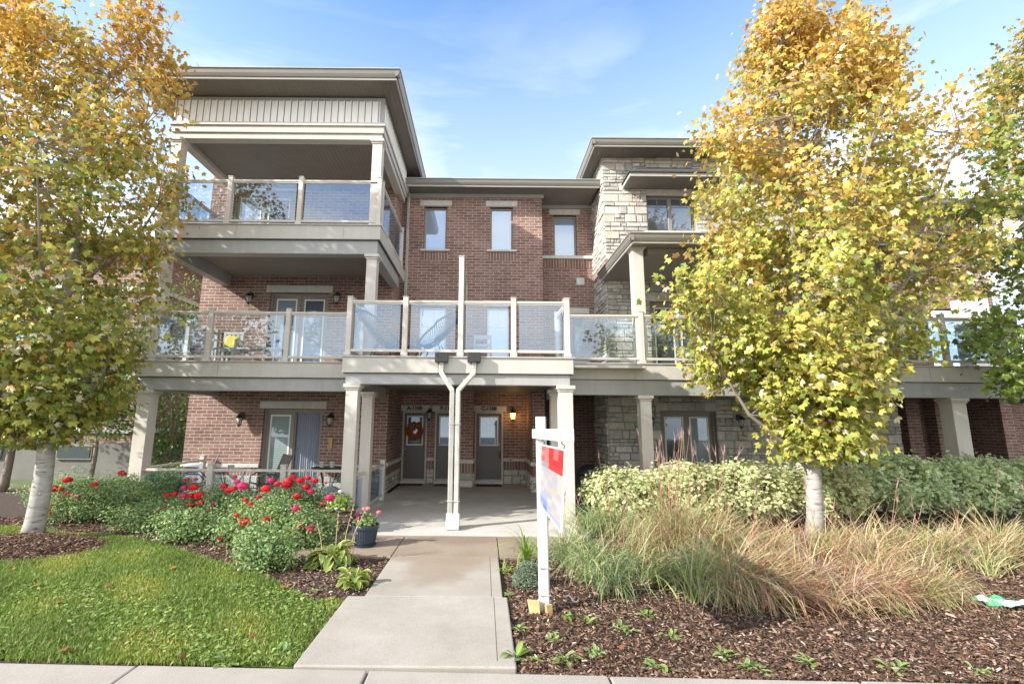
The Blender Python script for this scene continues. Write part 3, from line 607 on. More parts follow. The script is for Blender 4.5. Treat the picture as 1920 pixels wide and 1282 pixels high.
# ---- decks
def deck(name, x0, x1, y0, y1, zt, zf, zb, soff, ins=.06, label=None, right_y=None):
    p = part(name, label)
    box('fascia', M['trim'], p, x0, x1, y0, y1, zf, zt, bevel=.008)
    MB().box(x0-.02, x1+.02, y0-.03, y0+.15, zt, zt+.018).build('deck_edge', M['gutter_l'], p)
    b = MB(); b.box(x0+ins, x1-ins, y0+ins, y0+ins+.24, zb, zf); b.box(x0+ins, x0+ins+.22, y0+ins+.24, y1, zb, zf); b.box(x1-ins-.22, x1-ins, y0+ins+.24, y1, zb, zf)
    b.build('beam', M['beam'], p, bevel=.006)
    sm = MB(); xx = x0+random.uniform(1.4,2.2)
    while xx < x1-.4: box('panel_seam', M['gutter'], p, xx, xx+.006, y0-.0025, y0+.01, zf+.004, zt-.004); xx += random.uniform(1.8,3.4)
    box('ceiling', M['soffit'], p, x0+ins+.221, x1-ins-.221, y0+ins+.241, y1, zf-.03, zf-.001)
    box('deck_drip', M['black'], p, x0+.02, x1-.02, y0+.02, y1, zf-.012, zf-.0015)
    return p
XF0, XF1 = -7.08, -2.25
deck('balcony_deck', XF0, -2.45, 9.6, YL, FL2, 2.65, 2.38, 0, label='first floor deck over the left patio')
deck('balcony_deck', XF0, XF1, 9.6, YL, FL3, 5.62, 5.31, 0, label='second floor deck of the left wing')
box('deck_side_fascia', M['trim'], TH, XL1+.002, XF1, YL+.001, 12.75, 5.62, FL3)
CXL, CXR = -2.60, 1.64
deck('entry_canopy_deck', CXL, CXR, 8.6, 9.599, 2.955, 2.665, 2.46, 0, label='balcony deck over the three entry doors')
box('canopy_ceiling', M['soffit'], TH, XL1, 1.75, 9.6, 14.2, 2.63, 2.9)
YB = 9.9
rt, rf, rb = AZ(1250,683,YB), AZ(1250,712,YB), AZ(1250,741,YB)
deck('balcony_deck', CXR-.05, 14.0, YB, YS-.06, rt, rf, rb, 0, ins=.04, label='long right deck behind the maple')
box('deck_floor', M['slab'], TH, CXL+.05, XR0-.02, 9.601, YR, 2.9, 2.95)
def column(x, y, z0, z1, w=.215, label=None):
    p = part('column', label); MB().box(x-w/2, x+w/2, y-w/2, y+w/2, z0, z1-.07).build('shaft', M['trim_l'], p, bevel=.006)
    c = MB(); c.box(x-w/2-.02, x+w/2+.02, y-w/2-.02, y+w/2+.02, z1-.11, z1-.07).box(x-w/2-.045, x+w/2+.045, y-w/2-.045, y+w/2+.045, z1-.07, z1-.001); c.build('capital', M['trim_l'], p, bevel=.01)
YC = 9.77
column(-6.91, YC+.02, -.05, 2.38, .26, label='leftmost ground column'); column(-2.37, YC, .0, 2.38); column(-2.41, 8.76, -.02, 2.46, .22)
column(AX(1060,780,8.76), 8.76, .0, 2.46, .25); column(AX(1041,780,9.77), 9.8, .0, 2.46, .2)
column(-6.9, YC, FL2, 5.31, .22); column(-2.42, YC, FL2, 5.31, .22); column(-2.42, YC, FL3, 8.0, .215); column(-6.9, YC, FL3, 8.0, .22)
cr = AX(1209, 790, YB+.16)
column(cr, YB+.16, 0, rb, .235); column(cr-.02, YB+.16, rt, 5.66, .24); column(AX(1500,790,YB+.16), YB+.16, 0, rb, .235); column(AX(1790,790,YB+.2), YB+.2, 0, rb, .30)
# ---- railings
def railing(pts, z, posts, label=None, h=1.07, tall=None):
    """one run between two points on the deck; posts given as fractions along it"""
    p = part('balcony_railing', label); a, b = Vector((*pts[0], z)), Vector((*pts[1], z)); d = (b-a); Ln = d.length; d.normalize(); ang = math.atan2(d.y, d.x)
    rot = Matrix.Rotation(ang, 4, 'Z')
    pos = [a+d*Ln*t for t in posts]
    for i, q in enumerate(pos):
        hh = tall[1] if tall and tall[0] == i else h+.06
        mb = MB(); mb.obox(Matrix.Translation(q+Vector((0,0,hh/2))) @ rot, .095, .095, hh); mb.obox(Matrix.Translation(q+Vector((0,0,hh+.008))) @ rot, .115, .115, .016); mb.obox(Matrix.Translation(q+Vector((0,0,.05))) @ rot, .125, .125, .06)
        mb.build('post', M['trim_l'], p, bevel=.005)
    for q0, q1 in zip(pos, pos[1:]):
        l_ = (q1-q0).length-.096; m_ = (q0+q1)/2
        mb = MB(); mb.obox(Matrix.Translation(m_+Vector((0,0,h-.02))) @ rot, l_, .065, .04); mb.obox(Matrix.Translation(m_+Vector((0,0,h-.055))) @ rot, l_, .035, .03); mb.build('top_rail', M['trim_l'], p, bevel=.004)
        mb = MB(); mb.obox(Matrix.Translation(m_+Vector((0,0,.115))) @ rot, l_, .06, .05); mb.build('bottom_rail', M['trim_l'], p, bevel=.004)
        g_ = MB(); g_.obox(Matrix.Translation(m_+Vector((0,0,.59))) @ rot, l_-.1, .008, .90); g_.build('glass_panel', M['glass'], p)
    return p
def fr(xs, x0, x1): return [(x-x0)/(x1-x0) for x in xs]
xs = [AX(p, 620, 9.68) for p in (262, 394, 540)] + [-2.62]
railing([(xs[0], 9.68), (xs[-1], 9.68)], FL2, fr(xs, xs[0], xs[-1]), 'glass railing of the left first floor balcony')
railing([(XF0+.12, 9.75), (XF0+.12, YL-.1)], FL2, [0, .5, 1])
xs = [AX(p, 380, 9.68) for p in (305, 430, 563, 711)]
railing([(xs[0], 9.68), (xs[-1], 9.68)], FL3, fr(xs, xs[0], xs[-1]), 'glass railing of the top balcony')
railing([(XF1-.06, 9.79), (XF1-.06, 12.4)], FL3, [0.02, 1]); railing([(XF0+.12, 9.79), (XF0+.12, YL-.1)], FL3, [0.02, 1])
xs = [AX(p, 610, 8.69) for p in (655, 760, 864, 963, 1063)]
railing([(xs[0], 8.69), (xs[-1], 8.69)], 2.97, fr(xs, xs[0], xs[-1]), 'glass railing over the entrance with a tall middle post', tall=(2, 1.94))
railing([(xs[0], 8.80), (xs[0], 9.62)], 2.97, [0.06, 1]); railing([(xs[-1], 8.80), (xs[-1], 9.85)], 2.97, [0.06, 1])
ps = part('privacy_screen', 'tall screen dividing the middle balcony')
mb = MB(); mb.box(xs[2]-.02, xs[2]+.02, 8.75, 10.4, 3.1, 4.85); mb.build('screen_panel', M['frame'], ps); MB().box(xs[2]-.045, xs[2]+.045, 10.4, 10.49, 2.97, 4.9).box(xs[2]-.03,xs[2]+.03,8.75,10.4,4.85,4.9).build('screen_post', M['trim_l'], ps, bevel=.005)
xs = [AX(1063,640,8.69)+.1] + [AX(p, 640, YB+.05) for p in (1203, 1345, 1490, 1635, 1770, 1905)]
xs[0] = CXR+.05
railing([(xs[0], YB+.05), (xs[-1], YB+.05)], rt, fr(xs, xs[0], xs[-1]), 'glass railing of the long right balcony')
# ground patio rail
def low_rail(pts, z, h, posts):
    a, b = Vector((*pts[0], z)), Vector((*pts[1], z)); d = b-a; Ln = d.length; d.normalize(); rot = Matrix.Rotation(math.atan2(d.y, d.x), 4, 'Z'); p = part('patio_railing', 'low railing round the ground floor patio')
    for t_ in posts:
        q = a+d*Ln*t_; mb = MB(); mb.obox(Matrix.Translation(q+Vector((0,0,(h+.08)/2))) @ rot, .11, .11, h+.08); mb.obox(Matrix.Translation(q+Vector((0,0,h+.09))) @ rot, .13, .13, .02); mb.build('post', M['trim_l'], p, bevel=.006)
    mb = MB(); mb.obox(Matrix.Translation((a+b)/2+Vector((0,0,h-.02))) @ rot, Ln, .05, .05); mb.build('rail', M['trim_l'], p, bevel=.006)
    mb = MB(); mb.obox(Matrix.Translation((a+b)/2+Vector((0,0,.12))) @ rot, Ln, .04, .04); mb.build('bottom_rail', M['trim_l'], p)
    g_ = MB(); g_.obox(Matrix.Translation((a+b)/2+Vector((0,0,h/2+.02))) @ rot, Ln-.1, .008, h-.25); g_.build('glass_panel', M['glass'], p)
zr = AZ(500, 880, 9.7)
xs = [AX(395,880,9.7), AX(532,880,9.7)]
low_rail([(-6.78, 9.72), (-2.5, 9.72)], 0, zr, fr(xs, -6.78, -2.5)); low_rail([(-6.95, 9.9), (-6.95, YL-.1)], 0, zr, [.97]); low_rail([(-2.31, 9.9), (-2.31, 11.2)], 0.02, zr-.02, [1]); low_rail([(-2.42, 8.87), (-2.37, 9.65)], 0.0, zr-.02, [])
# ---- upper porch band and roofs
ub = part('porch_entablature', 'white board-and-batten band under the left roof')
zb0, zb1 = 8.0, 8.36
def lring(name, m, ins, z0, z1, bev=.008):
    o = MB(); x0, x1, y0, y1 = XF0+ins, XF1-ins, 9.6+ins, 12.75
    o.box(x0, x1, y0, y0+.2, z0, z1).box(x1-.2, x1, y0+.2, y1, z0, z1).box(x0, x0+.2, y0+.2, y1, z0, z1); return o.build(name, m, ub, bevel=bev)
lring('lower_moulding', M['trim'], .07, 7.99, 8.13); lring('middle_moulding', M['trim'], .035, 8.13, 8.29); lring('upper_moulding', M['trim_l'], .0, 8.29, 8.37); lring('siding', M['siding'], .06, 8.37, 9.0, 0)
bt = MB(); shd = MB(); x = XF0+.06
while x < XF1-.1: bt.box(x, x+.022, 9.6+.036, 9.659, 8.37, 8.93); shd.box(x+.0225, x+.036, 9.652, 9.659, 8.37, 8.93); x += .152  # dark strip beside each batten paints in its shadow line
y = 9.8
while y < 12.7: bt.box(XF1-.059, XF1-.045, y, y+.022, 8.37, 8.93); y += .152
bt.build('batten', M['siding'], ub); shd.build('batten_shadow', M['gutter'], ub)
MB().box(XF0+.04, XF1-.04, 9.64, 9.659, 8.93, 9.0).box(XF1-.14, XF1-.04, 9.64, 9.66, 8.37, 8.93).box(XF1-.059,XF1-.04,9.66,12.7,8.93,9.0).build('frieze_board', M['beam'], ub)
box('ceiling', M['soffit'], ub, XF0+.27, XF1-.27, 9.87, YL, 8.1, 8.14)
def roof(name, x0, x1, y0, y1, z, th=.17, pitchh=.5, label=None, left=True, right=True):
    p = part(name, label)
    box('soffit', M['soffit'], p, x0+.1, x1-.1, y0+.1, y1, z-.03, z)
    box('fascia', M['gutter'], p, x0+.06, x1-.06, y0+.06, y1, z-.05, z+.10) if False else None
    f_ = MB(); f_.box(x0+.07, x1-.07, y0+.07, y0+.1, z-.045, z+.1)
    if left: f_.box(x0+.07, x0+.1, y0+.1, y1, z-.045, z+.1)
    if right: f_.box(x1-.1, x1-.07, y0+.1, y1, z-.045, z+.1)
    f_.build('fascia', M['gutter_l'], p)
    def prof(mb, ax):      # K-style gutter profile swept along an axis
        pr = [(0, .17), (-.015, .17), (-.02, .15), (0, .13), (.015, .06), (.045, 0), (.09, 0), (.09, .17)]
        if ax == 'f':
            k = len(pr); vs = [(x0, y0+a-.0, z+.0+b) for a, b in pr]+[(x1, y0+a, z+b) for a, b in pr]
        elif ax == 'l':
            k = len(pr); vs = [(x0+a, y1, z+b) for a, b in pr]+[(x0+a, y0+.001, z+b) for a, b in pr]
        else:
            k = len(pr); vs = [(x1-a, y0+.001, z+b) for a, b in pr]+[(x1-a, y1, z+b) for a, b in pr]
        mb.add(vs, [(i, k+i, k+(i+1) % k, (i+1) % k) for i in range(k)]+[tuple(range(k)), tuple(reversed(range(k, 2*k)))])
    mb = MB(); prof(mb, 'f')
    if left: prof(mb, 'l')
    if right: prof(mb, 'r')
    mb.build('gutter', M['gutter'], p)
    lip = MB(); lip.tube([(x0, y0-.012, z+.165), (x1, y0-.012, z+.165)], .012, 6)
    if right: lip.tube([(x1+.012, y0, z+.165), (x1+.012, y1, z+.165)], .012, 6)
    if left: lip.tube([(x0-.012, y0, z+.165), (x0-.012, y1, z+.165)], .012, 6)
    lip.build('gutter_lip', M['gutter_l'], p)
    s = MB(); xm0, xm1 = x0+(x1-x0)*.3, x0+(x1-x0)*.7; yt = min(y1, y0+(y1-y0)*.6)
    s.add([(x0+.03,y0+.03,z+.13),(x1-.03,y0+.03,z+.13),(x1-.03,y1,z+.13),(x0+.03,y1,z+.13),(xm0,yt,z+.13+pitchh),(xm1,yt,z+.13+pitchh)], [(0,1,5,4),(1,2,5),(2,3,4,5),(3,0,4),(0,3,2,1)])
    s.build('shingles', M['shingle'], p); return p
roof('roof', -7.75, -1.86, 9.0, 18, 9.06, label='low hipped roof of the left wing')
roof('roof', XL1+.02, 3.36, 12.62, 18, AZ(900,345,12.62), left=False, right=False, pitchh=.3, label='roof over the middle section')
fz = AZ(900,345,12.62)
MB().box(XL1+.02, XM1+.05, YM-.04, YM-.001, fz-.14, fz-.03).box(XM1+.05, XR0, YR-.04, YR-.001, fz-.14, fz-.03).build('frieze_board', M['beam'], TH)
TX0, TZ = AX(1110,258,11.8), AZ(1110,258,11.8)-.17
roof('roof', TX0, XT+.45, 11.8, 18, TZ, label='flat-looking roof of the stone tower')
roof('roof', XT+.46, 15, YS-.05, 18, 7.95, left=False, pitchh=.4)
# lower canopy roof over the right balcony
cz = AZ(1250,450,9.55)
c = roof('canopy_roof', AX(1181,433,9.55), 10.9, 9.55, YS-.06, cz, pitchh=.35, label='hipped canopy over the right balcony')
MB().box(AX(1181,433,9.55)+.5, 10.5, YB+.05, YB+.28, cz-.16, cz-.031).build('beam', M['soffit'], c)
# small shingled canopy over the window
cb = part('window_canopy', 'small dark shingled canopy over the top right window')
y0 = 11.75; bx0 = AX(1181,327,y0); bz = AZ(1230,330,y0); bx1 = bx0+2.6
box('canopy_soffit', M['soffit'], cb, bx0+.02, bx1-.02, y0+.02, YS-.05, bz-.02, bz); box('canopy_fascia', M['trim_l'], cb, bx0, bx1, y0, YS-.05, bz, bz+.09)
tz = bz+.62; s = MB()
s.add([(bx0-.04,y0-.05,bz+.09),(bx1+.04,y0-.05,bz+.09),(bx1+.04,YS-.05,bz+.09),(bx0-.04,YS-.05,bz+.09),(bx0+.45,YS-.06,tz),(bx1-.45,YS-.06,tz),(bx0-.04,y0-.05,bz+.13),(bx1+.04,y0-.05,bz+.13)], [(0,1,7,6),(6,7,5,4),(7,2,5),(3,6,4),(0,3,2,1),(0,6,3),(1,2,7)])
s.build('canopy_shingles', M['shingle'], cb)
# ---- downspouts
def downspout(path, label, hopper=None, foot=False, r_=.048):
    p = part('downspout', label); MB().tube(path, r_*1.2, 4, square=True).build('pipe', M['grey_metal'], p, bevel=.01)
    return p
yd = 8.42
for bxp, txp, s_ in ((828, 845.5, -1), (889, 857.5, 1)):
    bx, bz_ = at(bxp, 670, 8.5); tx = AX(txp, 850, yd)
    p = downspout([(bx, 8.53, bz_), (bx, 8.53, 2.72), (bx, 8.50, 2.66), (tx, yd, 2.34), (tx, yd, 2.28), (tx, yd, .22)], 'white-grey downspout draining the entry balcony')
    b = MB(); b.box(bx-.12, bx+.12, 8.44, 8.595, bz_-.09, bz_+.09); b.build('black_hopper', M['black'], p, bevel=.012)
    st = MB(); 
    for z in (1.75, .45): st.box(tx-.055, tx+.055, yd-.052, yd+.052, z, z+.012)
    st.build('pipe_strap', M['grey_metal'], p)
    q = MB(); w = .055; q.add([(tx-w,yd-.07,.26),(tx+w,yd-.07,.26),(tx+w,yd+.07,.26),(tx-w,yd+.07,.26),(tx-w,yd-.22,.03),(tx+w,yd-.22,.03),(tx+w,yd+.06,.03),(tx-w,yd+.06,.03),(tx-w,yd-.22,.09),(tx+w,yd-.22,.09),(tx-w,yd-.09,.2),(tx+w,yd-.09,.2)],
        [(0,1,2,3),(4,7,6,5),(4,5,9,8),(8,9,11,10),(10,11,1,0),(2,1,11,9,5,6),(3,7,4,8,10,0),(3,2,6,7)])
    for k in range(4): q.box(tx-w*.7, tx+w*.7, yd-.215+k*.035, yd-.205+k*.035, .085+k*.03, .105+k*.03)
    q.build('downspout_shoe', M['white'], p, bevel=.01)
dx = AX(762, 500, YM-.12)
p = downspout([(dx-.02, 12.7, fz), (dx, YM-.1, fz-.25), (dx, YM-.1, 4.3), (dx, YM-.1, 3.0)], 'slim downspout in the corner of the left wing')

# ------------------------------------------------------------------ neighbour behind on the left
NB = empty('neighbour_building', 'brown brick house with pale concrete base behind the left maple', 'building', (-14, 16, 0))
nx = -10.7; 
def nbox(name, m, *a): o = box(name, m, NB, *a); return o
nbox('wall', M['brick'], -24, nx, 15, 26, 1.04, 7.4); nbox('foundation', M['found'], -24, nx+.02, 14.97, 26, -.1, 1.04)
nbox('band', M['cast'], -24, nx+.06, 14.9, 26, 3.0, 3.18); nbox('band', M['cast'], -24, nx+.05, 14.92, 26, 1.35, 1.5); nbox('band', M['cast'], -24, nx+.06, 14.9, 26, 5.9, 6.05)
nbox('roof', M['gutter'], -24.5, nx+.5, 14.5, 26.5, 7.4, 7.6)
for y in (17.2, 19.6, 22):
    f_ = nbox('window', M['frame_w'], nx+.021, nx+.06, y-.5, y+.5, 4.3, 5.7); q = box('pane', M['pane'], f_, nx+.061, nx+.07, y-.43, y+.43, 4.37, 5.63)
for x in (-12.6, -15.4, -18.5):
    f_ = nbox('window', M['frame_w'], x-.6, x+.6, 14.93, 14.999, 4.2, 5.7); q = box('pane', M['pane'], f_, x-.53, x+.53, 14.92, 14.93, 4.27, 5.63)
    f_ = nbox('basement_window', M['frame'], x-.55, x+.55, 14.9, 14.965, .55, 1.0); q = box('pane', M['pane_d'], f_, x-.5, x+.5, 14.88, 14.9, .6, .95)

# ------------------------------------------------------------------ trees
MT = maple()
def make_tree(name, label, base, Y, outline, leafsize, n_cl, per, cols, trunk_r, lean=(0,0), trunk_top=None, group=None, depth=.64, leaf='maple', top_gold=True, yc=None, zmin=None, limbs=True):
    """outline: polygon of the crown in photograph pixels, taken at the tree's own distance and turned into a round crown"""
    t_ = empty(name, label, 'tree', (base[0], base[1], 0), group)
    P_ = np.array([at(px, py, Y) for px, py in outline]); zlo, zhi = P_[:,1].min(), P_[:,1].max()
    def inside(x, z):
        c = False; n = len(P_)
        for i in range(n):
            x1, z1 = P_[i]; x2, z2 = P_[i-1]
            if (z1 > z) != (z2 > z) and x < (x2-x1)*(z-z1)/(z2-z1)+x1: c = not c
        return c
    def span(z):
        xs = []
        n = len(P_)
        for i in range(n):
            x1, z1 = P_[i]; x2, z2 = P_[i-1]
            if (z1 > z) != (z2 > z): xs.append((x2-x1)*(z-z1)/(z2-z1)+x1)
        return (min(xs), max(xs)) if xs else (base[0], base[0])
    cl = []; tries = 0
    while len(cl) < n_cl and tries < n_cl*60:
        tries += 1; z = random.uniform(zlo, zhi); a, b = span(z); x = random.uniform(a, b)
        if not inside(x, z): continue
        w = (b-a)/2; c_ = (a+b)/2; dd = depth*math.sqrt(max(0, w*w-(x-c_)**2*.9)); y = Y + random.uniform(-1, 1)*dd
        q = Vector((x, y, z))
        rr = math.hypot((x-c_)/max(w,.1), (y-Y)/max(dd,.1)) 
        if rr < .45 and random.random() < .45: continue
        if rr > .6 and math.sin(x*2.7+z*1.1)*math.cos(y*2.3+z*1.9)+.5*math.sin(x*5.1-z*4.3) < -.30: continue
        if any((q-o).length < .13*leafsize/.1 for o in cl): continue
        cl.append(q)
    top = trunk_top or (P_[:,1].max()-.8); tb = Vector((base[0], base[1], -.05)); tt = Vector((base[0]+lean[0], base[1]+lean[1], top))
    def trunk_at(z): k = max(0, min(1, (z-tb.z)/(tt.z-tb.z))); p_ = tb.lerp(tt, k); p_.x += .05*math.sin(z*1.7); return p_
    def trad(z): k = max(0, min(1, (z-tb.z)/(tt.z-tb.z))); return trunk_r*(1-.88*k)*(1+.35*max(0,1-z/.25)*.6)
    W = MB(); zs = np.linspace(tb.z, tt.z, 26); W.tube([trunk_at(z) for z in zs], [trad(z) for z in zs], 12)
    for _ in range(9):     # old pruning knots
        z = random.uniform(.3, 2.2); th = random.uniform(3.3, 6.1); p_ = trunk_at(z); r_ = trad(z)
        W.tube([p_+Vector((math.cos(th), math.sin(th), 0))*r_*.85, p_+Vector((math.cos(th), math.sin(th), .02))*(r_+.012)], [.022, .012], 6)
    W.build('trunk', M['bark'] if limbs else M['twig'], t_, smooth=True)
    B = MB(); lo = max(zlo-.1, .6)
    nl = 24 if limbs else 8; limb_pts = []
    big = sorted(random.sample(cl, min(nl, len(cl))), key=lambda q: q.z)
    for q in big:
        zz = max(lo, q.z - (Vector((q.x, q.y, 0))-Vector((base[0], base[1], 0))).length*1.5-.5); s0 = trunk_at(zz); mid = s0.lerp(q, .5)+Vector((0,0,-.12)); mid.x += (q.x-s0.x)*.13; mid.y += (q.y-s0.y)*.13
        r0 = max(.014, trad(zz)*.42); pts = [s0, s0.lerp(mid,.5)+Vector((0,0,-.04)), mid, mid.lerp(q,.55)+Vector((0,0,.03)), q]
        B.tube(pts, [r0, r0*.8, r0*.6, r0*.4, r0*.2], 6); limb_pts += [(p_, r0*k) for p_, k in zip(pts, (1,.8,.6,.4,.2))]
    for q in cl:
        best = min(limb_pts, key=lambda t: (t[0]-q).length + (1.2 if t[0].z > q.z else 0)); s0 = best[0]
        if (s0-q).length > 1.6: s0 = trunk_at(max(lo, q.z-.8))
        m_ = s0.lerp(q, .5)+Vector((random.uniform(-.05,.05), random.uniform(-.05,.05), -.06)); B.tube([s0, m_, q], [.009, .007, .003], 4, cap=False)
        e = q+Vector((random.uniform(-.06,.06), random.uniform(-.06,.06), .25)); B.tube([q, e], [.004, .0015], 3, cap=False)
    # leaves round every twig end
    cen = np.repeat(np.array([tuple(q) for q in cl]), per, axis=0); n = len(cen)
    off = rng.normal(size=(n,3))*np.array([.17,.17,.19])*(leafsize/.105)
    pos = cen+off
    rim = [cl[i] for i in sorted(range(len(cl)), key=lambda i: -(cl[i].z+abs(cl[i].x-base[0])*.55))[:70]]; S_ = B; extra = []
    for q in random.sample(rim, min(34, len(rim))):
        ln = random.uniform(.45, .95); e = q+Vector(((q.x-base[0])*.12+random.uniform(-.05,.18), random.uniform(-.12,.12), ln)); S_.tube([q, q.lerp(e,.5), e], [.006,.004,.0015], 3, cap=False)
        for _k in range(22): f__ = random.random(); extra.append(tuple(q.lerp(e, .25+.78*f__)+Vector((random.gauss(0,.055), random.gauss(0,.055), 0))))
    B.build('branches', M['twig'], t_)
    pos = np.concatenate([pos, np.array(extra)]); pos = pos[pos[:,2] > zlo-.15]; n = len(pos)
    out = pos-np.array([base[0]+lean[0]*.5, base[1], 0]); out[:,2] = 0; out /= np.maximum(np.linalg.norm(out, axis=1, keepdims=True), .1)
    nrm = rand_dirs(n)*.75+np.array([0,0,.55])+out*.45; dv = rand_dirs(n)*.6+out*.7+np.array([.12,0,-.55])
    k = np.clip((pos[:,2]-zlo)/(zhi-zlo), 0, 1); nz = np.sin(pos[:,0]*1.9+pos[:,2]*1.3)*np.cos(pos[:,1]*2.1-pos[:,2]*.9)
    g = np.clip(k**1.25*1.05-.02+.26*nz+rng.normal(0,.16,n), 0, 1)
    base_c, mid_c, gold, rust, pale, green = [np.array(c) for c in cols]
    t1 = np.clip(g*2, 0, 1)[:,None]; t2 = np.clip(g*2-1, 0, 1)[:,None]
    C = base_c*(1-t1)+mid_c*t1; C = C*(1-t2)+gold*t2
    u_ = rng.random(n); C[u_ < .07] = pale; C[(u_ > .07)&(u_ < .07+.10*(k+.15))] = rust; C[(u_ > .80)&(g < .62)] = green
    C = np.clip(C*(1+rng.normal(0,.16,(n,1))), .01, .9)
    tv, tf = MT if leaf == 'maple' else OVAL
    size = leafsize*rng.uniform(.5, 1.15, n)*(1-.22*k)
    V, F, CC = scatter(tv, tf, pos, nrm, dv, size, C)
    tri_mesh('crown', M['leaf'], V, F, CC, t_)
    return t_
MAPLE_Y = [(.49,.48,.11),(.60,.50,.14),(.66,.42,.09),(.56,.30,.09),(.78,.70,.50),(.30,.38,.08)]
MAPLE_L = [(.37,.37,.08),(.49,.40,.09),(.63,.39,.07),(.56,.28,.08),(.60,.58,.40),(.22,.30,.06)]
MAPLE_G = [(.28,.37,.08),(.34,.38,.08),(.46,.33,.08),(.46,.27,.08),(.5,.52,.34),(.16,.26,.05)]
trR = make_tree('maple_tree', 'yellow-gold maple with pale trunk in the ornamental grasses', (5.28, 7.9), 7.9,
  [(1478,850),(1412,775),(1318,695),(1315,610),(1235,585),(1225,555),(1240,530),(1330,490),(1315,420),(1295,330),(1305,265),(1335,215),(1370,200),(1400,130),(1415,60),(1440,25),(1480,20),(1530,55),(1570,25),(1600,75),(1620,100),(1665,90),(1670,190),(1630,265),(1680,240),(1740,205),(1785,235),(1765,290),(1735,360),(1770,420),(1815,470),(1760,560),(1705,600),(1690,690),(1655,765),(1620,825),(1580,850),(1535,845)],
  .100, 620, 50, MAPLE_Y, .125, lean=(.25, .1))
trL = make_tree('maple_tree', 'olive and orange maple with pale trunk on the mulch ring at the lawn', (-6.78, 7.5), 7.5,
  [(40,820),(-160,760),(-260,600),(-280,380),(-200,200),(-120,110),(-40,60),(30,40),(70,25),(110,60),(150,60),(200,75),(235,25),(275,15),(295,70),(315,120),(318,200),(335,280),(318,350),(285,420),(272,500),(285,560),(245,630),(215,710),(160,780),(110,815)],
  .100, 600, 44, MAPLE_L, .135, lean=(-.35, .2), trunk_top=7.6)
trE = make_tree('maple_tree', 'green and rust maple cut by the right edge of the photo', (10.4, 8.6), 8.6,
  [(1960,700),(1880,735),(1850,690),(1800,650),(1830,600),(1930,560),(1840,500),(1900,440),(1820,400),(1835,330),(1870,260),(1880,160),(1900,100),(1920,60),(1980,20),(2100,60),(2220,200),(2250,400),(2240,560),(2150,680),(2050,720)],
  .102, 330, 44, MAPLE_G, .14, trunk_top=7.5)
GREEN = [(.10,.19,.03),(.13,.24,.04),(.17,.28,.05),(.22,.30,.05),(.30,.40,.15),(.07,.14,.03)]
make_tree('small_tree', 'small dark-stemmed green tree seen between the left column and the brick wall', (AX(315,850,13.4), 13.4), 13.4,
  [(300,860),(240,800),(215,740),(235,680),(280,640),(330,560),(370,520),(400,620),(400,760),(370,830),(340,850)], .12, 90, 40, GREEN, .07, leaf='oval', depth=.7, limbs=False)
make_tree('small_tree', 'leafy green tree behind the maple at the concrete base', (AX(175,850,12.6), 12.6), 12.6,
  [(215,810),(165,790),(150,700),(170,600),(230,560),(258,640),(255,760),(240,800)], .13, 60, 46, GREEN, .06, leaf='oval', depth=.7, limbs=False)
make_tree('small_tree', 'dark green tree in shade at the left edge', (AX(8,900,12.4), 12.4), 12.4,
  [(100,820),(20,830),(-120,820),(-220,700),(-180,500),(-60,450),(60,560),(120,660),(130,760)], .13, 80, 46, GREEN, .1, leaf='oval', depth=.7, limbs=False)

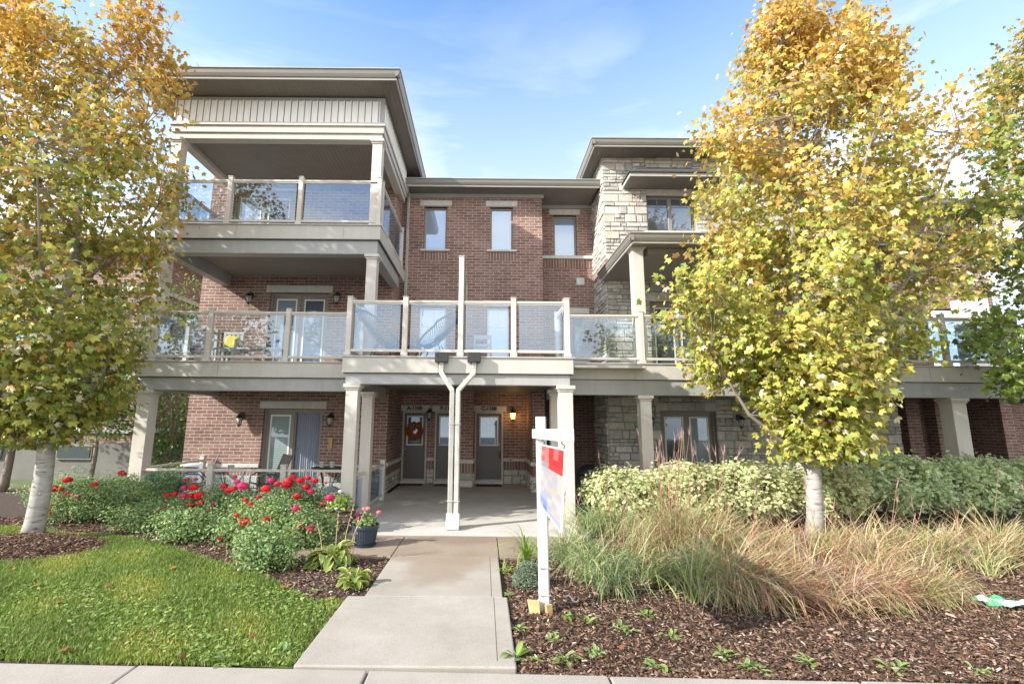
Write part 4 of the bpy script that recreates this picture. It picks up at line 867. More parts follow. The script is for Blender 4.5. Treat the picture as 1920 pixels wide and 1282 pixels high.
# ------------------------------------------------------------------ lawn, mulch chips
RX, RY = -6.6, 7.1
def lawn():
    edge = [(-9.5,3.9)]                                    # polygon of the lawn on the ground
    poly = [G(p[0], p[1], -.03) for p in ((545,1251),(652,1122),(585,1128),(520,1092),(440,1062),(345,1032),(268,1012),(215,1004),(130,1000),(60,985))]
    poly = [(-1.42,3.9),(-1.42,5.25)] + poly[2:] + [(-9.6,8.4),(-12,8.9),(-14,10.5),(-22,11),(-22,4.1),(-3.5,4.0)]
    sheet('lawn', M['turf'], poly, -.034)
    A = np.array(poly)
    def inside(x, y):
        c = np.zeros(len(x), bool); n = len(A)
        for i in range(n):
            x1, y1 = A[i]; x2, y2 = A[i-1]; m_ = ((y1 > y) != (y2 > y)) & (x < (x2-x1)*(y-y1)/(y2-y1+1e-12)+x1); c ^= m_
        return c
    n = 460000; x = rng.uniform(-9.5, -1.2, n); y = 3.85+(rng.random(n)**1.35)*4.6; m_ = inside(x+rng.normal(0,.03,n), y+rng.normal(0,.03,n)) & (x > -1.0-.95*y) & (y > 3.92) & (x < -1.415) & (((x-RX)/1.12)**2+((y-RY)/.70)**2 > 1); x, y = x[m_], y[m_]
    n = len(x); pos = np.stack([x, y, np.full(n, -.036)], 1); patch = np.sin(x*2.3+1)*np.cos(y*2.9)+.5*np.sin(x*6.1+y*4.4)
    C = pick([(.13,.21,.035),(.18,.28,.05),(.24,.33,.07),(.32,.38,.11),(.46,.43,.22)], n, [.26,.31,.24,.14,.05]); C *= (1+.16*patch)[:,None]; C[:,0] *= 1+.25*np.clip(patch,0,1)
    up = np.tile([0,0,1.], (n,1))+rng.normal(0,.45,(n,3))*np.array([1,1,.2]); tv = [(-.09,0,0),(.09,0,0),(-.07,.55,.10),(.07,.55,.10),(0,1,.32)]; tf = [(0,1,2),(1,3,2),(2,3,4)]
    nr = rand_dirs(n)*np.array([1,1,.15]); V, F, CC = scatter(tv, tf, pos, nr+1e-3, up, rng.uniform(.016,.055,n)*rng.choice([.7,1,1.15],n), C); 
    o = tri_mesh('lawn_grass', M['blade'], V, F, CC); tag(o, 'short green grass with clover on the lawn left of the walkway', 'grass', kind='stuff')
    # clover and broad weed leaves in the turf
    n = 9000; x = rng.uniform(-7, -1.4, n); y = rng.uniform(3.9, 5.6, n)**1.0; m_ = inside(x, y) & (rng.random(n) < .55+.45*np.sin(x*3+y*5)) & (x < -1.45); x, y = x[m_], y[m_]; n = len(x)
    pos = np.stack([x, y, rng.uniform(-.01,.018,n)], 1); nr = rand_dirs(n)*.5+np.array([0,0,1.]); 
    V, F, CC = scatter(*OVAL, pos, nr, rand_dirs(n), rng.uniform(.025,.05,n), pick([(.18,.28,.06),(.24,.35,.08),(.32,.40,.13)], n))
    o = tri_mesh('lawn_clover', M['blade'], V, F, CC); tag(o, 'clover and broad-leaved weeds growing through the front of the lawn', 'clover', kind='stuff')
    return inside
in_lawn = lawn()
def chips(name, label, cond, n, x0, x1, y0, y1, zf=None, pw=1.0):
    x = rng.uniform(x0, x1, n); y = y0+(rng.random(n)**pw)*(y1-y0); m_ = cond(x, y); x, y = x[m_], y[m_]; n = len(x)
    z = rng.uniform(-.042, -.012, n) + (zf(x, y) if zf else 0)
    tv = [(-.16,-.5,0),(.16,-.45,0),(.13,.5,0),(-.13,.42,0),(-.1,-.3,.12),(.1,-.3,.12),(.08,.35,.12),(-.08,.3,.12)]
    tf = [(4,5,6),(4,6,7),(0,1,5),(0,5,4),(1,2,6),(1,6,5),(2,3,7),(2,7,6),(3,0,4),(3,4,7)]
    C = pick([(.075,.045,.03),(.125,.073,.048),(.19,.115,.08),(.29,.195,.14),(.44,.34,.27),(.045,.028,.02)], n, [.24,.25,.22,.13,.04,.12])
    nr = rand_dirs(n)*.55+np.array([0,0,1.]); V, F, CC = scatter(tv, tf, np.stack([x,y,z],1), nr, rand_dirs(n), rng.uniform(.006,.05,n)**1.0*(.85+.1*y/4)*rng.choice([.7,1,1.5],n,p=[.4,.45,.15]), C)
    o = tri_mesh(name, M['chip'], V, F, CC); return tag(o, label, 'mulch', kind='stuff')
chips('mulch_chips', 'dark red-brown shredded bark mulch in the right front bed', lambda x, y: (x > .27+np.where(y > 6.75, 1, 0)), 110000, .27, 8.5, 3.78, 8.6, pw=1.3)
chips('mulch_chips', 'dark bark mulch with pebbles under the rose bushes and hostas', lambda x, y: ~in_lawn(x, y) & (y < 9.3) & ((y > 6.0) | (x > -3.2)) & (x < np.where(y > 5.29, -1.23, -1.41)) & ~((y > 6.78)&(x > -2.9)), 60000, -9, -1.2, 4.6, 9.2)
def hump(x, y): d = ((x-RX)/1.15)**2+((y-RY)/.72)**2; return .16*np.clip(1-d, 0, 1)
mm = MB(); g_ = 14
vs = []; 
for i in range(g_+1):
    for j in range(g_*2+1):
        u_ = i/g_; th = 2*math.pi*j/(g_*2); x = RX+1.2*u_*math.cos(th); y = RY+.75*u_*math.sin(th); vs.append((x, y, -.04+float(hump(x, y))))
mm.add(vs, [(i*(2*g_+1)+j, (i+1)*(2*g_+1)+j, (i+1)*(2*g_+1)+j+1, i*(2*g_+1)+j+1) for i in range(g_) for j in range(2*g_)]); struct(mm.build('mulch_mound', M['soil'], smooth=True))
chips('mulch_chips', 'shredded bark heaped in a ring round the left maple trunk', lambda x, y: ((x-RX)/1.2)**2+((y-RY)/.76)**2 < 1, 17000, RX-1.2, RX+1.2, RY-.8, RY+.8, hump)

# ------------------------------------------------------------------ shrubs and flowers
def canes(mb, c, r_, h, n, col=None):
    for _ in range(n):
        a = random.uniform(0, 6.28); q = random.uniform(.3, 1); e = Vector((c[0]+math.cos(a)*r_*q, c[1]+math.sin(a)*r_*q, h*random.uniform(.6,.95))); s0 = Vector((c[0]+random.uniform(-.06,.06), c[1]+random.uniform(-.06,.06), -.04))
        mb.tube([s0, s0.lerp(e,.5)+Vector((0,0,.08)), e], [.008,.006,.003], 4, cap=False)
def bloom(c, r_, col):
    mb = MB(); 
    for k in range(26):
        th = k*2.4; rr = r_*(.15+.85*math.sqrt(k/26)); tilt = rr/r_
        p = Vector((c[0]+math.cos(th)*rr*.55, c[1]+math.sin(th)*rr*.55, c[2]+r_*.5*(1-tilt*.8)))
        n_ = Vector((math.cos(th)*tilt, math.sin(th)*tilt, 1.1-tilt)).normalized(); t1 = n_.cross(Vector((0,0,1)) if abs(n_.z) < .95 else Vector((1,0,0))).normalized(); t2 = n_.cross(t1)
        s = r_*random.uniform(.42,.6); kk = random.uniform(.7,1.15); cc = tuple(v*kk for v in col)
        mb.add([p-t1*s, p-t2*s*.7+n_*s*.3, p+t1*s, p+t2*s*.8-n_*s*.2, p+n_*s*.22], [(0,1,4),(1,2,4),(2,3,4),(3,0,4)], cc)
    return mb
def bush(name, label, cat, c, r_, h, n, cols, lsize, group, blooms=(), ell=1.0, parts=True, lean=0):
    t_ = empty(name, label, cat, (c[0], c[1], 0), group)
    cl = []; nc = max(18, n//45)
    for _ in range(nc):
        v = rand_dirs(1)[0]; q = (.5+.5*random.random())
        lob = 1+.28*math.sin(v[0]*4+c[0]*3)*math.cos(v[1]*3.3+c[1]*5)+random.uniform(-.12,.16); cl.append((c[0]+v[0]*r_*q*lob*1.1, c[1]+v[1]*r_*q*ell*lob, max(.04, h*.46+v[2]*h*.50*q*lob)))
    cl = np.array(cl); pos = cl[rng.integers(0, nc, n)]+rng.normal(size=(n,3))*np.array([.075,.075,.065]); pos[:,2] = np.maximum(pos[:,2], -.01)
    C = pick(cols, n, jit=.2); out = pos-np.array([c[0], c[1], h*.3]); out /= np.linalg.norm(out, axis=1, keepdims=True)+1e-6
    nr = rand_dirs(n)*.8+out*.6+np.array([0,-.1,.5]); V, F, CC = scatter(*OVAL, pos, nr, rand_dirs(n)+out*.6, lsize*rng.uniform(.6,1.25,n), C)
    tri_mesh('foliage', M['leaf'], V, F, CC, t_)
    s = MB(); canes(s, c, r_*.8, h, 12); s.build('stems', M['twig'], t_)
    for (bp, br, bc) in blooms: bloom(bp, br, bc).build('bloom', M['petal'], t_)
    return t_
RED, CRIM, MAG = (.78,.015,.025), (.66,.012,.035), (.70,.03,.16)
ROSE = [(.17,.28,.09),(.22,.34,.12),(.28,.41,.17),(.35,.47,.26),(.40,.46,.14),(.12,.20,.06)]
bl = [(60,1040,6.9,.045,'far'),(12,1010,7.0,.03,'far')]
rose_blooms = [  # px, py, radius px
 (437,918,6,),(508,902,7),(520,908,6),(537,910,10),(563,902,8),(590,902,7),(372,930,9),(357,930,7),(344,930,7),(420,912,7),(430,920,7),(445,905,6),(454,913,10),(459,938,5),(427,922,6),(440,895,5),(498,918,9),(540,905,9),(560,900,5),(548,895,6),(577,897,6),(556,932,8),(574,914,8),(582,922,7),(611,905,3),
 (351,900,5),(367,899,4),(363,915,9),(327,927,6),(314,929,5),(345,915,6),(308,950,4),(357,948,7),(392,957,6),(401,944,5),(377,944,7),(297,962,4),(443,967,5),(460,980,10),(500,975,8),(554,955,8),(618,935,9),(604,945,4),(561,987,8),(582,992,9),(550,1000,5),(461,1028,3),(300,930,4),
 (127,901,8),(100,918,9),(115,918,5),(178,909,6),(144,932,6),(113,932,4),(125,926,4),(132,928,4),(96,947,4),(89,936,5),(227,887,6),(232,889,5),(94,962,3),(485,932,5),(470,945,5),(520,955,4),(412,1010,4)]
bushes = [  # px, py (base), radius, height, label
 (165,972,.85,.80,'dark rose bush beside the pale trunk of the left maple'),(300,988,.62,.5,'low rose bush in front of the leftmost column'),(300,945,.5,.85,'taller feathery green bush right behind the leftmost column'),
 (405,990,.75,.70,'rose bush under the first railing post with a cluster of red blooms'),(490,1015,.70,.66,'rose bush with two large red blooms in the middle of the bed'),(548,992,.56,.82,'tallest rose bush in front of the patio curtain'),(500,1060,.34,.42,'low front rose bush by the lawn edge'),
 (572,1022,.40,.52,'rose bush with magenta blooms behind the hosta'),(232,962,.6,.66,'rose bush between the maple trunk and the leftmost column'),(348,1008,.46,.42,'low spreading rose bush over the bare mulch')]
info = []
for px, py, r_, h, lab in bushes:
    x, y = G(px, py, 0); info.append([x, y, r_, h, lab, []])
for px, py, pr in rose_blooms:
    # pick the bush the bloom sits on: the one whose front is nearest along this line of sight
    best = None
    for b in info:
        Yb = b[1]-b[2]*.55; x, z = at(px, py, Yb)
        if z < .1: 
            xx, yy = G(px, py, .12); x, z, Yb = xx, .12, yy
        dd = abs(x-b[0])/b[2] + max(0, z-b[3]*1.02)*3 + (0 if abs(x-b[0]) < b[2] else 2)
        if best is None or dd < best[0]: best = (dd, b, (x, Yb, z), pr*Yb/FPX)
    if best[0] < 4: best[1][5].append((best[2], max(.028, best[3]*1.4), random.choice([RED, RED, CRIM, MAG])))
for x, y, r_, h, lab, bls in info:
    bush('rose_bush', lab, 'rose bush', (x, y), r_, h, int(17000*r_*r_*max(h,.5)+3400), ROSE, .042, 'red rose bushes in the left bed', bls, ell=.8)
    for (bp, br, _) in bls: pass
# stems up to blooms stand proud of the leaves: thin canes under each bloom belong to the bushes' stems already
# hostas
def strap_plant(name, label, cat, c, n, L0, L1, w, cols, rise, droop, group=None, segs=6, edge=None, seedh=None, wave=0, tip=.0):
    t_ = empty(name, label, cat, (c[0], c[1], 0), group); V = []; F = []; C = []
    for i in range(n):
        a = random.uniform(0, 2*math.pi); Ln = random.uniform(L0, L1); el = random.uniform(*rise); dr = random.uniform(*droop); ww = w*random.uniform(.7,1.15)
        p = np.array([c[0]+random.uniform(-.04,.04), c[1]+random.uniform(-.04,.04), -.03]); side = np.array([-math.sin(a), math.cos(a), 0]); col = np.array(random.choice(cols))*random.uniform(.8,1.2)
        pts = []; e = el
        for k in range(segs+1):
            pts.append(p.copy()); stp = Ln/segs; p = p+np.array([math.cos(a)*math.cos(e), math.sin(a)*math.cos(e), math.sin(e)])*stp; e -= dr/segs*(1+k*.4)
        o = len(V); prof = [math.sin(math.pi*min(1,(.06+.94*k/segs)))**.7 if edge is not None else (1-(k/segs)**2*.9)*.5+.1 for k in range(segs+1)]
        if edge is not None:
            stem = .38; prof = [.06 if k/segs < stem*.8 else max(.02, math.sin(math.pi*(k/segs-stem*.6)/(1-stem*.6))) for k in range(segs+1)]
            for k, q in enumerate(pts):
                hw = ww*prof[k]; up_ = np.array([0,0,.35*hw]); V += [q-side*hw+up_, q-side*hw*.72+up_*.5, q, q+side*hw*.72+up_*.5, q+side*hw+up_]
            for k in range(segs):
                for j in range(4):
                    A_, B_ = o+k*5+j, o+(k+1)*5+j; F += [(A_, A_+1, B_+1), (A_, B_+1, B_)]; cc = np.array(edge) if j in (0,3) else col; C += [cc, cc]
        else:
            for k, q in enumerate(pts): hw = ww*prof[k]; V += [q-side*hw, q+side*hw]
            for k in range(segs):
                A_, B_ = o+k*2, o+(k+1)*2; F += [(A_, A_+1, B_+1), (A_, B_+1, B_)]; cc = col*(1-.0*k); C += [cc, cc]
    V = np.array(V); V[:,2] = np.maximum(V[:,2], -.03+rng.uniform(0,.02,len(V)))
    tri_mesh('leaves', M['leaf'], V, np.array(F), np.clip(np.array(C),0,1), t_); return t_
hx = G(622,1052); strap_plant('hosta', 'large yellow-edged hosta clump in front of the rose bushes', 'hosta', hx, 90, .24, .48, .068, [(.20,.30,.07),(.25,.36,.09)], (.35,1.35), (.7,1.6), 'variegated hostas', 7, edge=(.56,.54,.19))
hx = G(662,1092); strap_plant('hosta', 'small yellow-edged hosta nearest the walkway', 'hosta', hx, 50, .16, .32, .048, [(.22,.33,.07)], (.35,1.35), (.7,1.6), 'variegated hostas', 7, edge=(.58,.56,.2))
ss = MB()
for px, dxx, h in ((628,0,.62),(642,.1,.7),(605,-.12,.5),(660,.05,.55),(652,.2,.66)):
    x, y = G(px, 1052); ss.tube([(x,y,0),(x+dxx*.3,y,h*.5),(x+dxx,y+.03,h)], [.006,.005,.003], 5)
    for k in range(5): ss.tube([(x+dxx*(.6+.08*k), y+.02, h*(.65+.07*k)), (x+dxx*(.6+.08*k)+.025*(-1)**k, y, h*(.65+.07*k)-.02)], [.006,.003], 4)
tag(ss.build('flower_stalks', mat('dry_stalk', (.42,.33,.2), .8)), 'dry tan flower stalks standing above the large hosta', 'flower stalks')
dl = G(985,1050); strap_plant('daylily', 'bright green daylily clump right of the walkway behind the sign post', 'daylily', (dl[0]+.02, dl[1]), 60, .35, .75, .014, [(.26,.40,.06),(.34,.46,.09),(.20,.33,.05)], (.8,1.5), (.5,1.7), None, 7)
dl = G(948,1068); strap_plant('daylily', 'low pale daylily tuft spilling onto the walkway edge', 'daylily', dl, 22, .12, .26, .014, [(.36,.44,.12),(.26,.38,.08)], (.3,1.2), (.5,1.4), None, 5)
# sedum mound
sx = G(990,1092); t_ = empty('sedum_mound', 'round grey-green sedum mound just left of the sign post', 'plant', (*sx, 0)); n = 2600
th = rng.uniform(0, 2*np.pi, n); ph = np.arccos(rng.uniform(0,1,n)); dirs = np.stack([np.sin(ph)*np.cos(th), np.sin(ph)*np.sin(th), np.cos(ph)],1); pos = np.array([sx[0], sx[1], -.03])+dirs*np.array([.17,.15,.24])*rng.uniform(.82,1.06,(n,1))
V, F, CC = scatter(*OVAL, pos, dirs*.4+rand_dirs(n), dirs+rand_dirs(n)*.5, np.full(n,.026), pick([(.24,.30,.20),(.30,.36,.26),(.18,.23,.14)], n)); tri_mesh('foliage', M['leaf'], V, F, CC, t_)
# variegated dogwood hedge
DOG = ([(0,0,0),(.30,.4,0),(.2,.8,-.03),(0,1,-.08),(-.2,.8,-.03),(-.30,.4,0),(0,.12,.012),(.17,.42,.012),(0,.82,-.01),(-.17,.42,.012)], [(0,1,5),(1,2,5),(2,4,5),(2,3,4),(6,7,9),(7,8,9)])
DT = np.array([(1,1,1)]*4+[(.58,.74,.42)]*2)
def dogwood(px, py, r_, h, lab, n, warm):
    x, y = G(px, py) ; t_ = empty('variegated_dogwood', lab, 'shrub', (x, y, 0), 'variegated dogwood shrubs forming a hedge')
    nc = 150; v = rand_dirs(nc); q = rng.uniform(.62,1.0,(nc,1)); cl = np.array([x,y,h*.56])+v*np.array([r_, .62, h*.40])*q
    pos = cl[rng.integers(0,nc,n)]+rng.normal(size=(n,3))*np.array([.085,.085,.07]); pos = pos[pos[:,2] > .12]; n = len(pos)
    out = pos-np.array([x,y,h*.3]); out /= np.linalg.norm(out,axis=1,keepdims=True); nr = rand_dirs(n)*.7+out*.5+np.array([-.1,-.1,.6])
    base = [(.74,.74,.44),(.80,.76,.50),(.64,.68,.38),(.48,.54,.26),(.72,.60,.42)] if warm else [(.76,.82,.54),(.70,.78,.48),(.82,.84,.62),(.58,.68,.38)]
    C = pick(base, n, jit=.14); V, F, CC = scatter(*DOG, pos, nr, rand_dirs(n)+out*.8+np.array([0,0,-.3]), rng.uniform(.05,.095,n), C, DT)
    tri_mesh('foliage', M['leaf'], V, F, CC, t_); s = MB(); canes(s, (x,y), r_*.8, h*.9, 26); s.build('stems', mat('red_stem', (.22,.08,.06), .8), t_)
for a in ((1165,985,.66,1.02,'leftmost cream dogwood with a bare rounded end beside the porch column',5200,1),(1285,985,.8,1.10,'cream dogwood behind the tall grass plumes under the patio door',7200,1),(1405,985,.8,1.14,'cream dogwood just left of the maple trunk',7200,1),(1545,985,.8,1.14,'cream dogwood directly behind the maple trunk',7200,1),
          (1690,975,.88,1.24,'green-cast dogwood right of the maple trunk, tallest of the hedge',8600,0),(1830,975,.85,1.22,'green-cast dogwood below the far right column',8000,0),(1975,975,.9,1.2,'green-cast dogwood cut by the right edge',6500,0)): dogwood(*a)
# ornamental grasses
def grass(px, py, n, L0, L1, w, cols, lean, lab, spread=.16, plumes=0):
    x, y = G(px, py); t_ = empty('ornamental_grass', lab, 'ornamental grass', (x, y, 0), 'ornamental grass clumps in the right bed')
    segs = 6; nt_ = 13; ti = rng.integers(0, nt_, n); kink = (rng.random(n) < .22)*rng.uniform(.4,1.2,n); kk_ = 2; tx = rng.normal(0, spread*1.7, nt_); ty = rng.normal(0, spread*1.2, nt_); lx_ = rng.normal(0,.42,nt_); ly_ = rng.normal(0,.42,nt_); a = rng.uniform(0, 2*np.pi, n); Ln = rng.uniform(L0, L1, n); e = rng.uniform(.7, 1.5, n); dr = rng.uniform(.3, 3.0, n); Ln *= rng.uniform(.55,1,n)
    dx_ = np.cos(a)*np.cos(e)+(lean[0]+lx_[ti])*rng.uniform(.3,1,n); dy_ = np.sin(a)*np.cos(e)+(lean[1]+ly_[ti])*rng.uniform(.3,1,n); hn = np.hypot(dx_, dy_)+1e-6; hx_, hy_ = dx_/hn, dy_/hn
    e = np.arctan2(np.sin(e), hn); p = np.stack([x+tx[ti]+rng.normal(0,.05,n), y+ty[ti]+rng.normal(0,.05,n), np.full(n,-.03)],1)
    sd = rng.uniform(0,2*np.pi,n); side = np.stack([np.cos(sd), np.sin(sd), np.zeros(n)],1); ww = w*rng.uniform(.6,1.3,n); Vs = []; 
    for k in range(segs+1):
        hw = (ww*(1-(k/segs)**1.8*.93))[:,None]; Vs += [p-side*hw, p+side*hw]
        st_ = (Ln/segs)[:,None]; p = p+np.stack([hx_*np.cos(e), hy_*np.cos(e), np.sin(e)],1)*st_; e = e-dr/segs*(.4+k*.35)-(kink*1.3 if k == kk_ else 0); p[:,2] = np.maximum(p[:,2], .0)
    V = np.stack(Vs,1).reshape(-1,3); m_ = 2*(segs+1); F0 = []
    for k in range(segs): F0 += [(2*k,2*k+1,2*k+3),(2*k,2*k+3,2*k+2)]
    F = (np.array(F0)[None]+(np.arange(n)*m_)[:,None,None]).reshape(-1,3); tc = rng.integers(0, len(cols), nt_); C = pick(cols, n, jit=.16); m__ = rng.random(n) < .5; C[m__] = np.array(cols)[tc[ti]][m__]*(1+rng.normal(0,.12,(m__.sum(),1))); C[rng.random(n) < .12] = (.62,.52,.34); C = np.clip(np.repeat(C, len(F0), axis=0),0,1)
    tri_mesh('blades', M['blade'], V, F, C, t_)
    if plumes:
        s = MB()
        for _ in range(plumes):
            aa = random.uniform(0,6.28); h = random.uniform(.7,1.05)*L1; b = Vector((x+random.uniform(-.15,.15), y+random.uniform(-.15,.15), 0)); tp = b+Vector((math.cos(aa)*.18*h+lean[0]*.3, math.sin(aa)*.12*h, h)); m2 = b.lerp(tp,.5)+Vector((0,0,.05)); cc = random.choice([(.42,.20,.13),(.36,.22,.13),(.40,.30,.16)])
            s.tube([b, m2, tp], [.0045,.004,.002], 4, cc, cap=False)
            for j in range(3):
                d_ = (tp-m2).normalized()+Vector((random.uniform(-.35,.35), random.uniform(-.2,.2), random.uniform(-.1,.2))); s.tube([tp, tp+d_.normalized()*random.uniform(.08,.17)], [.005,.0015], 4, (.38,.24,.22), cap=False)
        s.build('plumes', M['blade'], t_)
GG = [(.24,.35,.13),(.34,.43,.17),(.19,.29,.13),(.44,.47,.20),(.52,.47,.26),(.26,.35,.20)]
GT = [(.50,.36,.20),(.44,.24,.14),(.60,.48,.29),(.38,.16,.10),(.42,.38,.17),(.40,.24,.24)]
GY = [(.46,.46,.19),(.56,.48,.26),(.36,.42,.15),(.48,.33,.19)]
for a in (
 (1075,1040,420,.45,.8,.006,GG,(-.1,-.1),'short green grass tuft right beside the hanging sign',.12,4),
 (1150,1000,700,.75,1.15,.0065,GG,(0,-.1),'green grass clump under the left end of the dogwood hedge',.16,2),
 (1155,1080,620,.6,1.0,.0065,GG,(.1,-.4),'green grass clump flopping forward beside the sign post',.14,3),
 (1255,1035,1150,1.0,1.55,.0065,GG+GY+GT,(0,-.15),'tallest green grass clump with upright reddish plumes',.18,26),
 (1285,1100,800,.8,1.25,.0065,GG+GG+GY,(.95,-.8),'green grass clump laid flat over the mulch toward the pavement',.14,0),
 (1345,1045,950,.9,1.35,.006,GT+GY,(.1,-.2),'tan and red grass clump left of the maple trunk',.18,8),
 (1410,1105,900,.75,1.15,.006,GT,(.6,-.9),'purple-tinged tan grass clump fallen forward in front of the maple',.16,1),
 (1455,1040,700,.7,1.1,.006,GY+GT,(0,-.15),'yellow-tan grass clump touching the left of the maple trunk',.17,1),
 (1560,1060,800,.65,1.05,.006,GT+GY,(.1,-.3),'tan grass clump at the foot of the maple trunk',.18,1),
 (1545,1115,800,.6,.95,.006,GT,(.6,-.8),'dry tan grass clump fallen forward right of the purple one',.16,2),
 (1650,1050,850,.7,1.1,.006,GT+GY,(.2,-.2),'tan and green grass clump right of the maple trunk',.18,2),
 (1690,1110,750,.55,.85,.006,GY+GT,(.6,-.6),'yellow-green grass clump pointing to the littered packet',.16,2),
 (1760,1050,700,.6,.9,.006,GY+GG,(.1,-.2),'yellow-green grass clump below the green-cast dogwood',.18,1),
 (1850,1045,850,.7,1.15,.006,GY+GT,(.1,-.1),'tan grass clump with one tall red stalk near the right edge',.18,1),
 (1940,1050,600,.6,1.0,.006,GY+GG,(.1,-.1),'green-tan grass clump cut by the right edge',.18,1)): grass(*(a[:2]+(int(a[2]*1.2),)+a[3:]))
# weeds
WC = [(.20,.34,.06),(.27,.40,.10),(.34,.44,.14),(.22,.33,.14)]
for px, py, s, lab in ((965,1180,.15,'weed tuft half way along the right edge of the front walkway slab'),(975,1235,.2,'largest jagged weed at the pavement corner'),(1065,1160,.13,'sparse weed right below the sign post foot'),(1105,1168,.14,'round-leaved weed right of the sign post'),
  (1168,1180,.15,'pale round weed in the middle of the mulch'),(1215,1155,.12,'small upright weed below the laid-flat grass'),(1040,1200,.11,'grey-green weed left in the mulch'),(1110,1225,.12,'weed close to the pavement below the round-leaved one'),(1235,1250,.15,'rounded weed at the pavement edge'),
  (1060,1240,.16,'feathery pale weed at the pavement edge'),(1355,1230,.13,'rosette weed near the pavement, alone in bare mulch'),(1410,1255,.14,'pale weed at the pavement below the purple grass'),(1680,1255,.14,'broad-leaved weed at the pavement on the right'),(1260,1195,.1,'thin grey weed between the mulch and the flat grass'),
  (1520,1245,.13,'pale spreading weed at the pavement centre right'),(1840,1262,.1,'small weed at the pavement far right'),(1690,1150,.12,'bright leaf tuft under the dry grass'),(660,1070,.1,'small weed patch beside the walkway near the hosta'),(590,1110,.1,'trailing weed on the bare mulch near the lawn corner'),(420,1275-30,.12,'dandelion rosette at the front of the lawn'),(530,1225,.14,'broad plantain rosette in the lawn corner by the walkway'),(955,1115,.08,'tiny yellow-flowered weed beside the walkway joint')):
    x, y = G(px, py, -.03); strap_plant('weed', lab, 'weed', (x, y), random.randint(9,15), s*.42, s*.98, s*.15, WC, (.05,.9), (.1,.9), 'small green weeds in the beds and lawn', 6, edge=random.choice([(.34,.44,.16),(.28,.38,.12),(.40,.47,.24)]))
# plant pot, box planter and their plants
px_, py_ = G(684,1022); pz = 0
tp = empty('planter_pot', 'round navy ribbed plastic pot on the brown path', 'plant pot', (px_, py_, 0)); mb = MB()
mb.lathe((px_,py_,0), [(.135,.03),(.145,.06),(.175,.24),(.195,.25),(.20,.295),(.18,.295),(.175,.26)], 32)
for k in range(32): t_ = 2*math.pi*k/32; mb.tube([(px_+.147*math.cos(t_), py_+.147*math.sin(t_), .06),(px_+.174*math.cos(t_), py_+.174*math.sin(t_), .235)], .006, 4)
mb.build('pot', M['pot'], tp, smooth=False); MB().lathe((px_,py_,0), [(.15,0),(.165,.03),(.16,.03),(.13,.01)], 28).build('saucer', M['pot'], tp); MB().lathe((px_,py_,.0), [(.17,.25),(.12,.275),(.01,.28)], 20).build('soil', M['soil'], tp)
GER = [(.22,.34,.08),(.30,.42,.12),(.16,.26,.06)]
bush('geranium', 'geranium with pink and magenta heads growing in the navy pot', 'flowering plant', (px_, py_), .14, .2, 10, GER, .06, None)
ob = [o for o in bpy.data.objects if o.name.startswith('geranium')][0]
for ch in list(ob.children): bpy.data.objects.remove(ch)
def leafball(parent, c, r_, n, cols, ls):
    v = rand_dirs(n); v[:,2] = np.abs(v[:,2])*1.1-.15; pos = np.array(c)+v*r_*rng.uniform(.4,1.05,(n,1)); V, F, CC = scatter(*OVAL, pos, v*.6+rand_dirs(n)*.6+np.array([0,0,.4]), rand_dirs(n)+v, ls*rng.uniform(.6,1.2,n), pick(cols,n)); tri_mesh('foliage', M['leaf'], V, F, CC, parent)
leafball(ob, (px_, py_, .30), .17, 170, GER, .065)
st = MB()
for dx_, dz_, r_, col in ((-.03,.30,.055,(.80,.25,.30)),(.03,.31,.05,(.85,.38,.40)),(.19,.24,.06,(.82,.22,.34)),(-.11,.19,.05,(.62,.02,.16)),(-.10,.13,.045,(.60,.02,.14))):
    p = (px_+dx_, py_-.03, .28+dz_*.75); st.tube([(px_+dx_*.3, py_, .28), p], .004, 4); bloom(p, r_, col).build('bloom', M['petal'], ob)
st.build('stems', M['twig'], ob)
bx, by = G(632,1000); tb = empty('box_planter', 'dark stained wooden box planter at the foot of the porch columns', 'planter', (bx, by, 0)); mb = MB()
for k in range(4): z = .03+k*.085; i_ = .0+.012*(3-k); mb.box(bx-.24+i_, bx+.24-i_, by-.17+i_, by+.17-i_, z, z+.078)
mb.box(bx-.27, bx+.27, by-.20, by+.20, .37, .40); mb.build('planter_box', M['woodbox'], tb, bevel=.006)
t_ = empty('geranium', 'light green geranium with a white bloom growing in the wooden box planter', 'flowering plant', (bx, by, .4)); leafball(t_, (bx, by, .44), .22, 420, [(.36,.48,.12),(.28,.42,.09),(.42,.5,.16)], .07); bloom((bx+.04, by-.1, .66), .05, (.85,.85,.88)).build('bloom', M['petal'], t_); bloom((bx+.03, by-.22, .42), .035, (.85,.85,.88)).build('bloom', M['petal'], t_)

# ------------------------------------------------------------------ sign post and sign
sx0, sy0 = G(1021, 1137)
sp = empty('sign_post', 'white wooden real-estate sign post with one arm toward the street', 'sign post', (sx0, sy0, 0)); pw = .10
ztop = AZ(1013, 781, sy0); 
tilt = Matrix.Translation((sx0, sy0, 0)) @ Matrix.Rotation(R(-.5), 4, 'Y') @ Matrix.Rotation(R(-14), 4, 'Z')
m_ = MB(); m_.obox(tilt @ Matrix.Translation((0,0,(ztop+.0)/2-.02)), pw, pw, ztop+.04); m_.build('post', M['white'], sp, bevel=.006)
za = AZ(1040, 812, sy0)
p0 = Vector((AX(1013,812,sy0-.02)-.04, sy0-.02, AZ(1013,813,sy0))); ye = sy0-1.45; p1 = Vector((AX(1064,817,ye), ye, AZ(1064,816,ye)))
dvec = (p1-p0); rotm = dvec.to_track_quat('X', 'Z').to_matrix().to_4x4()
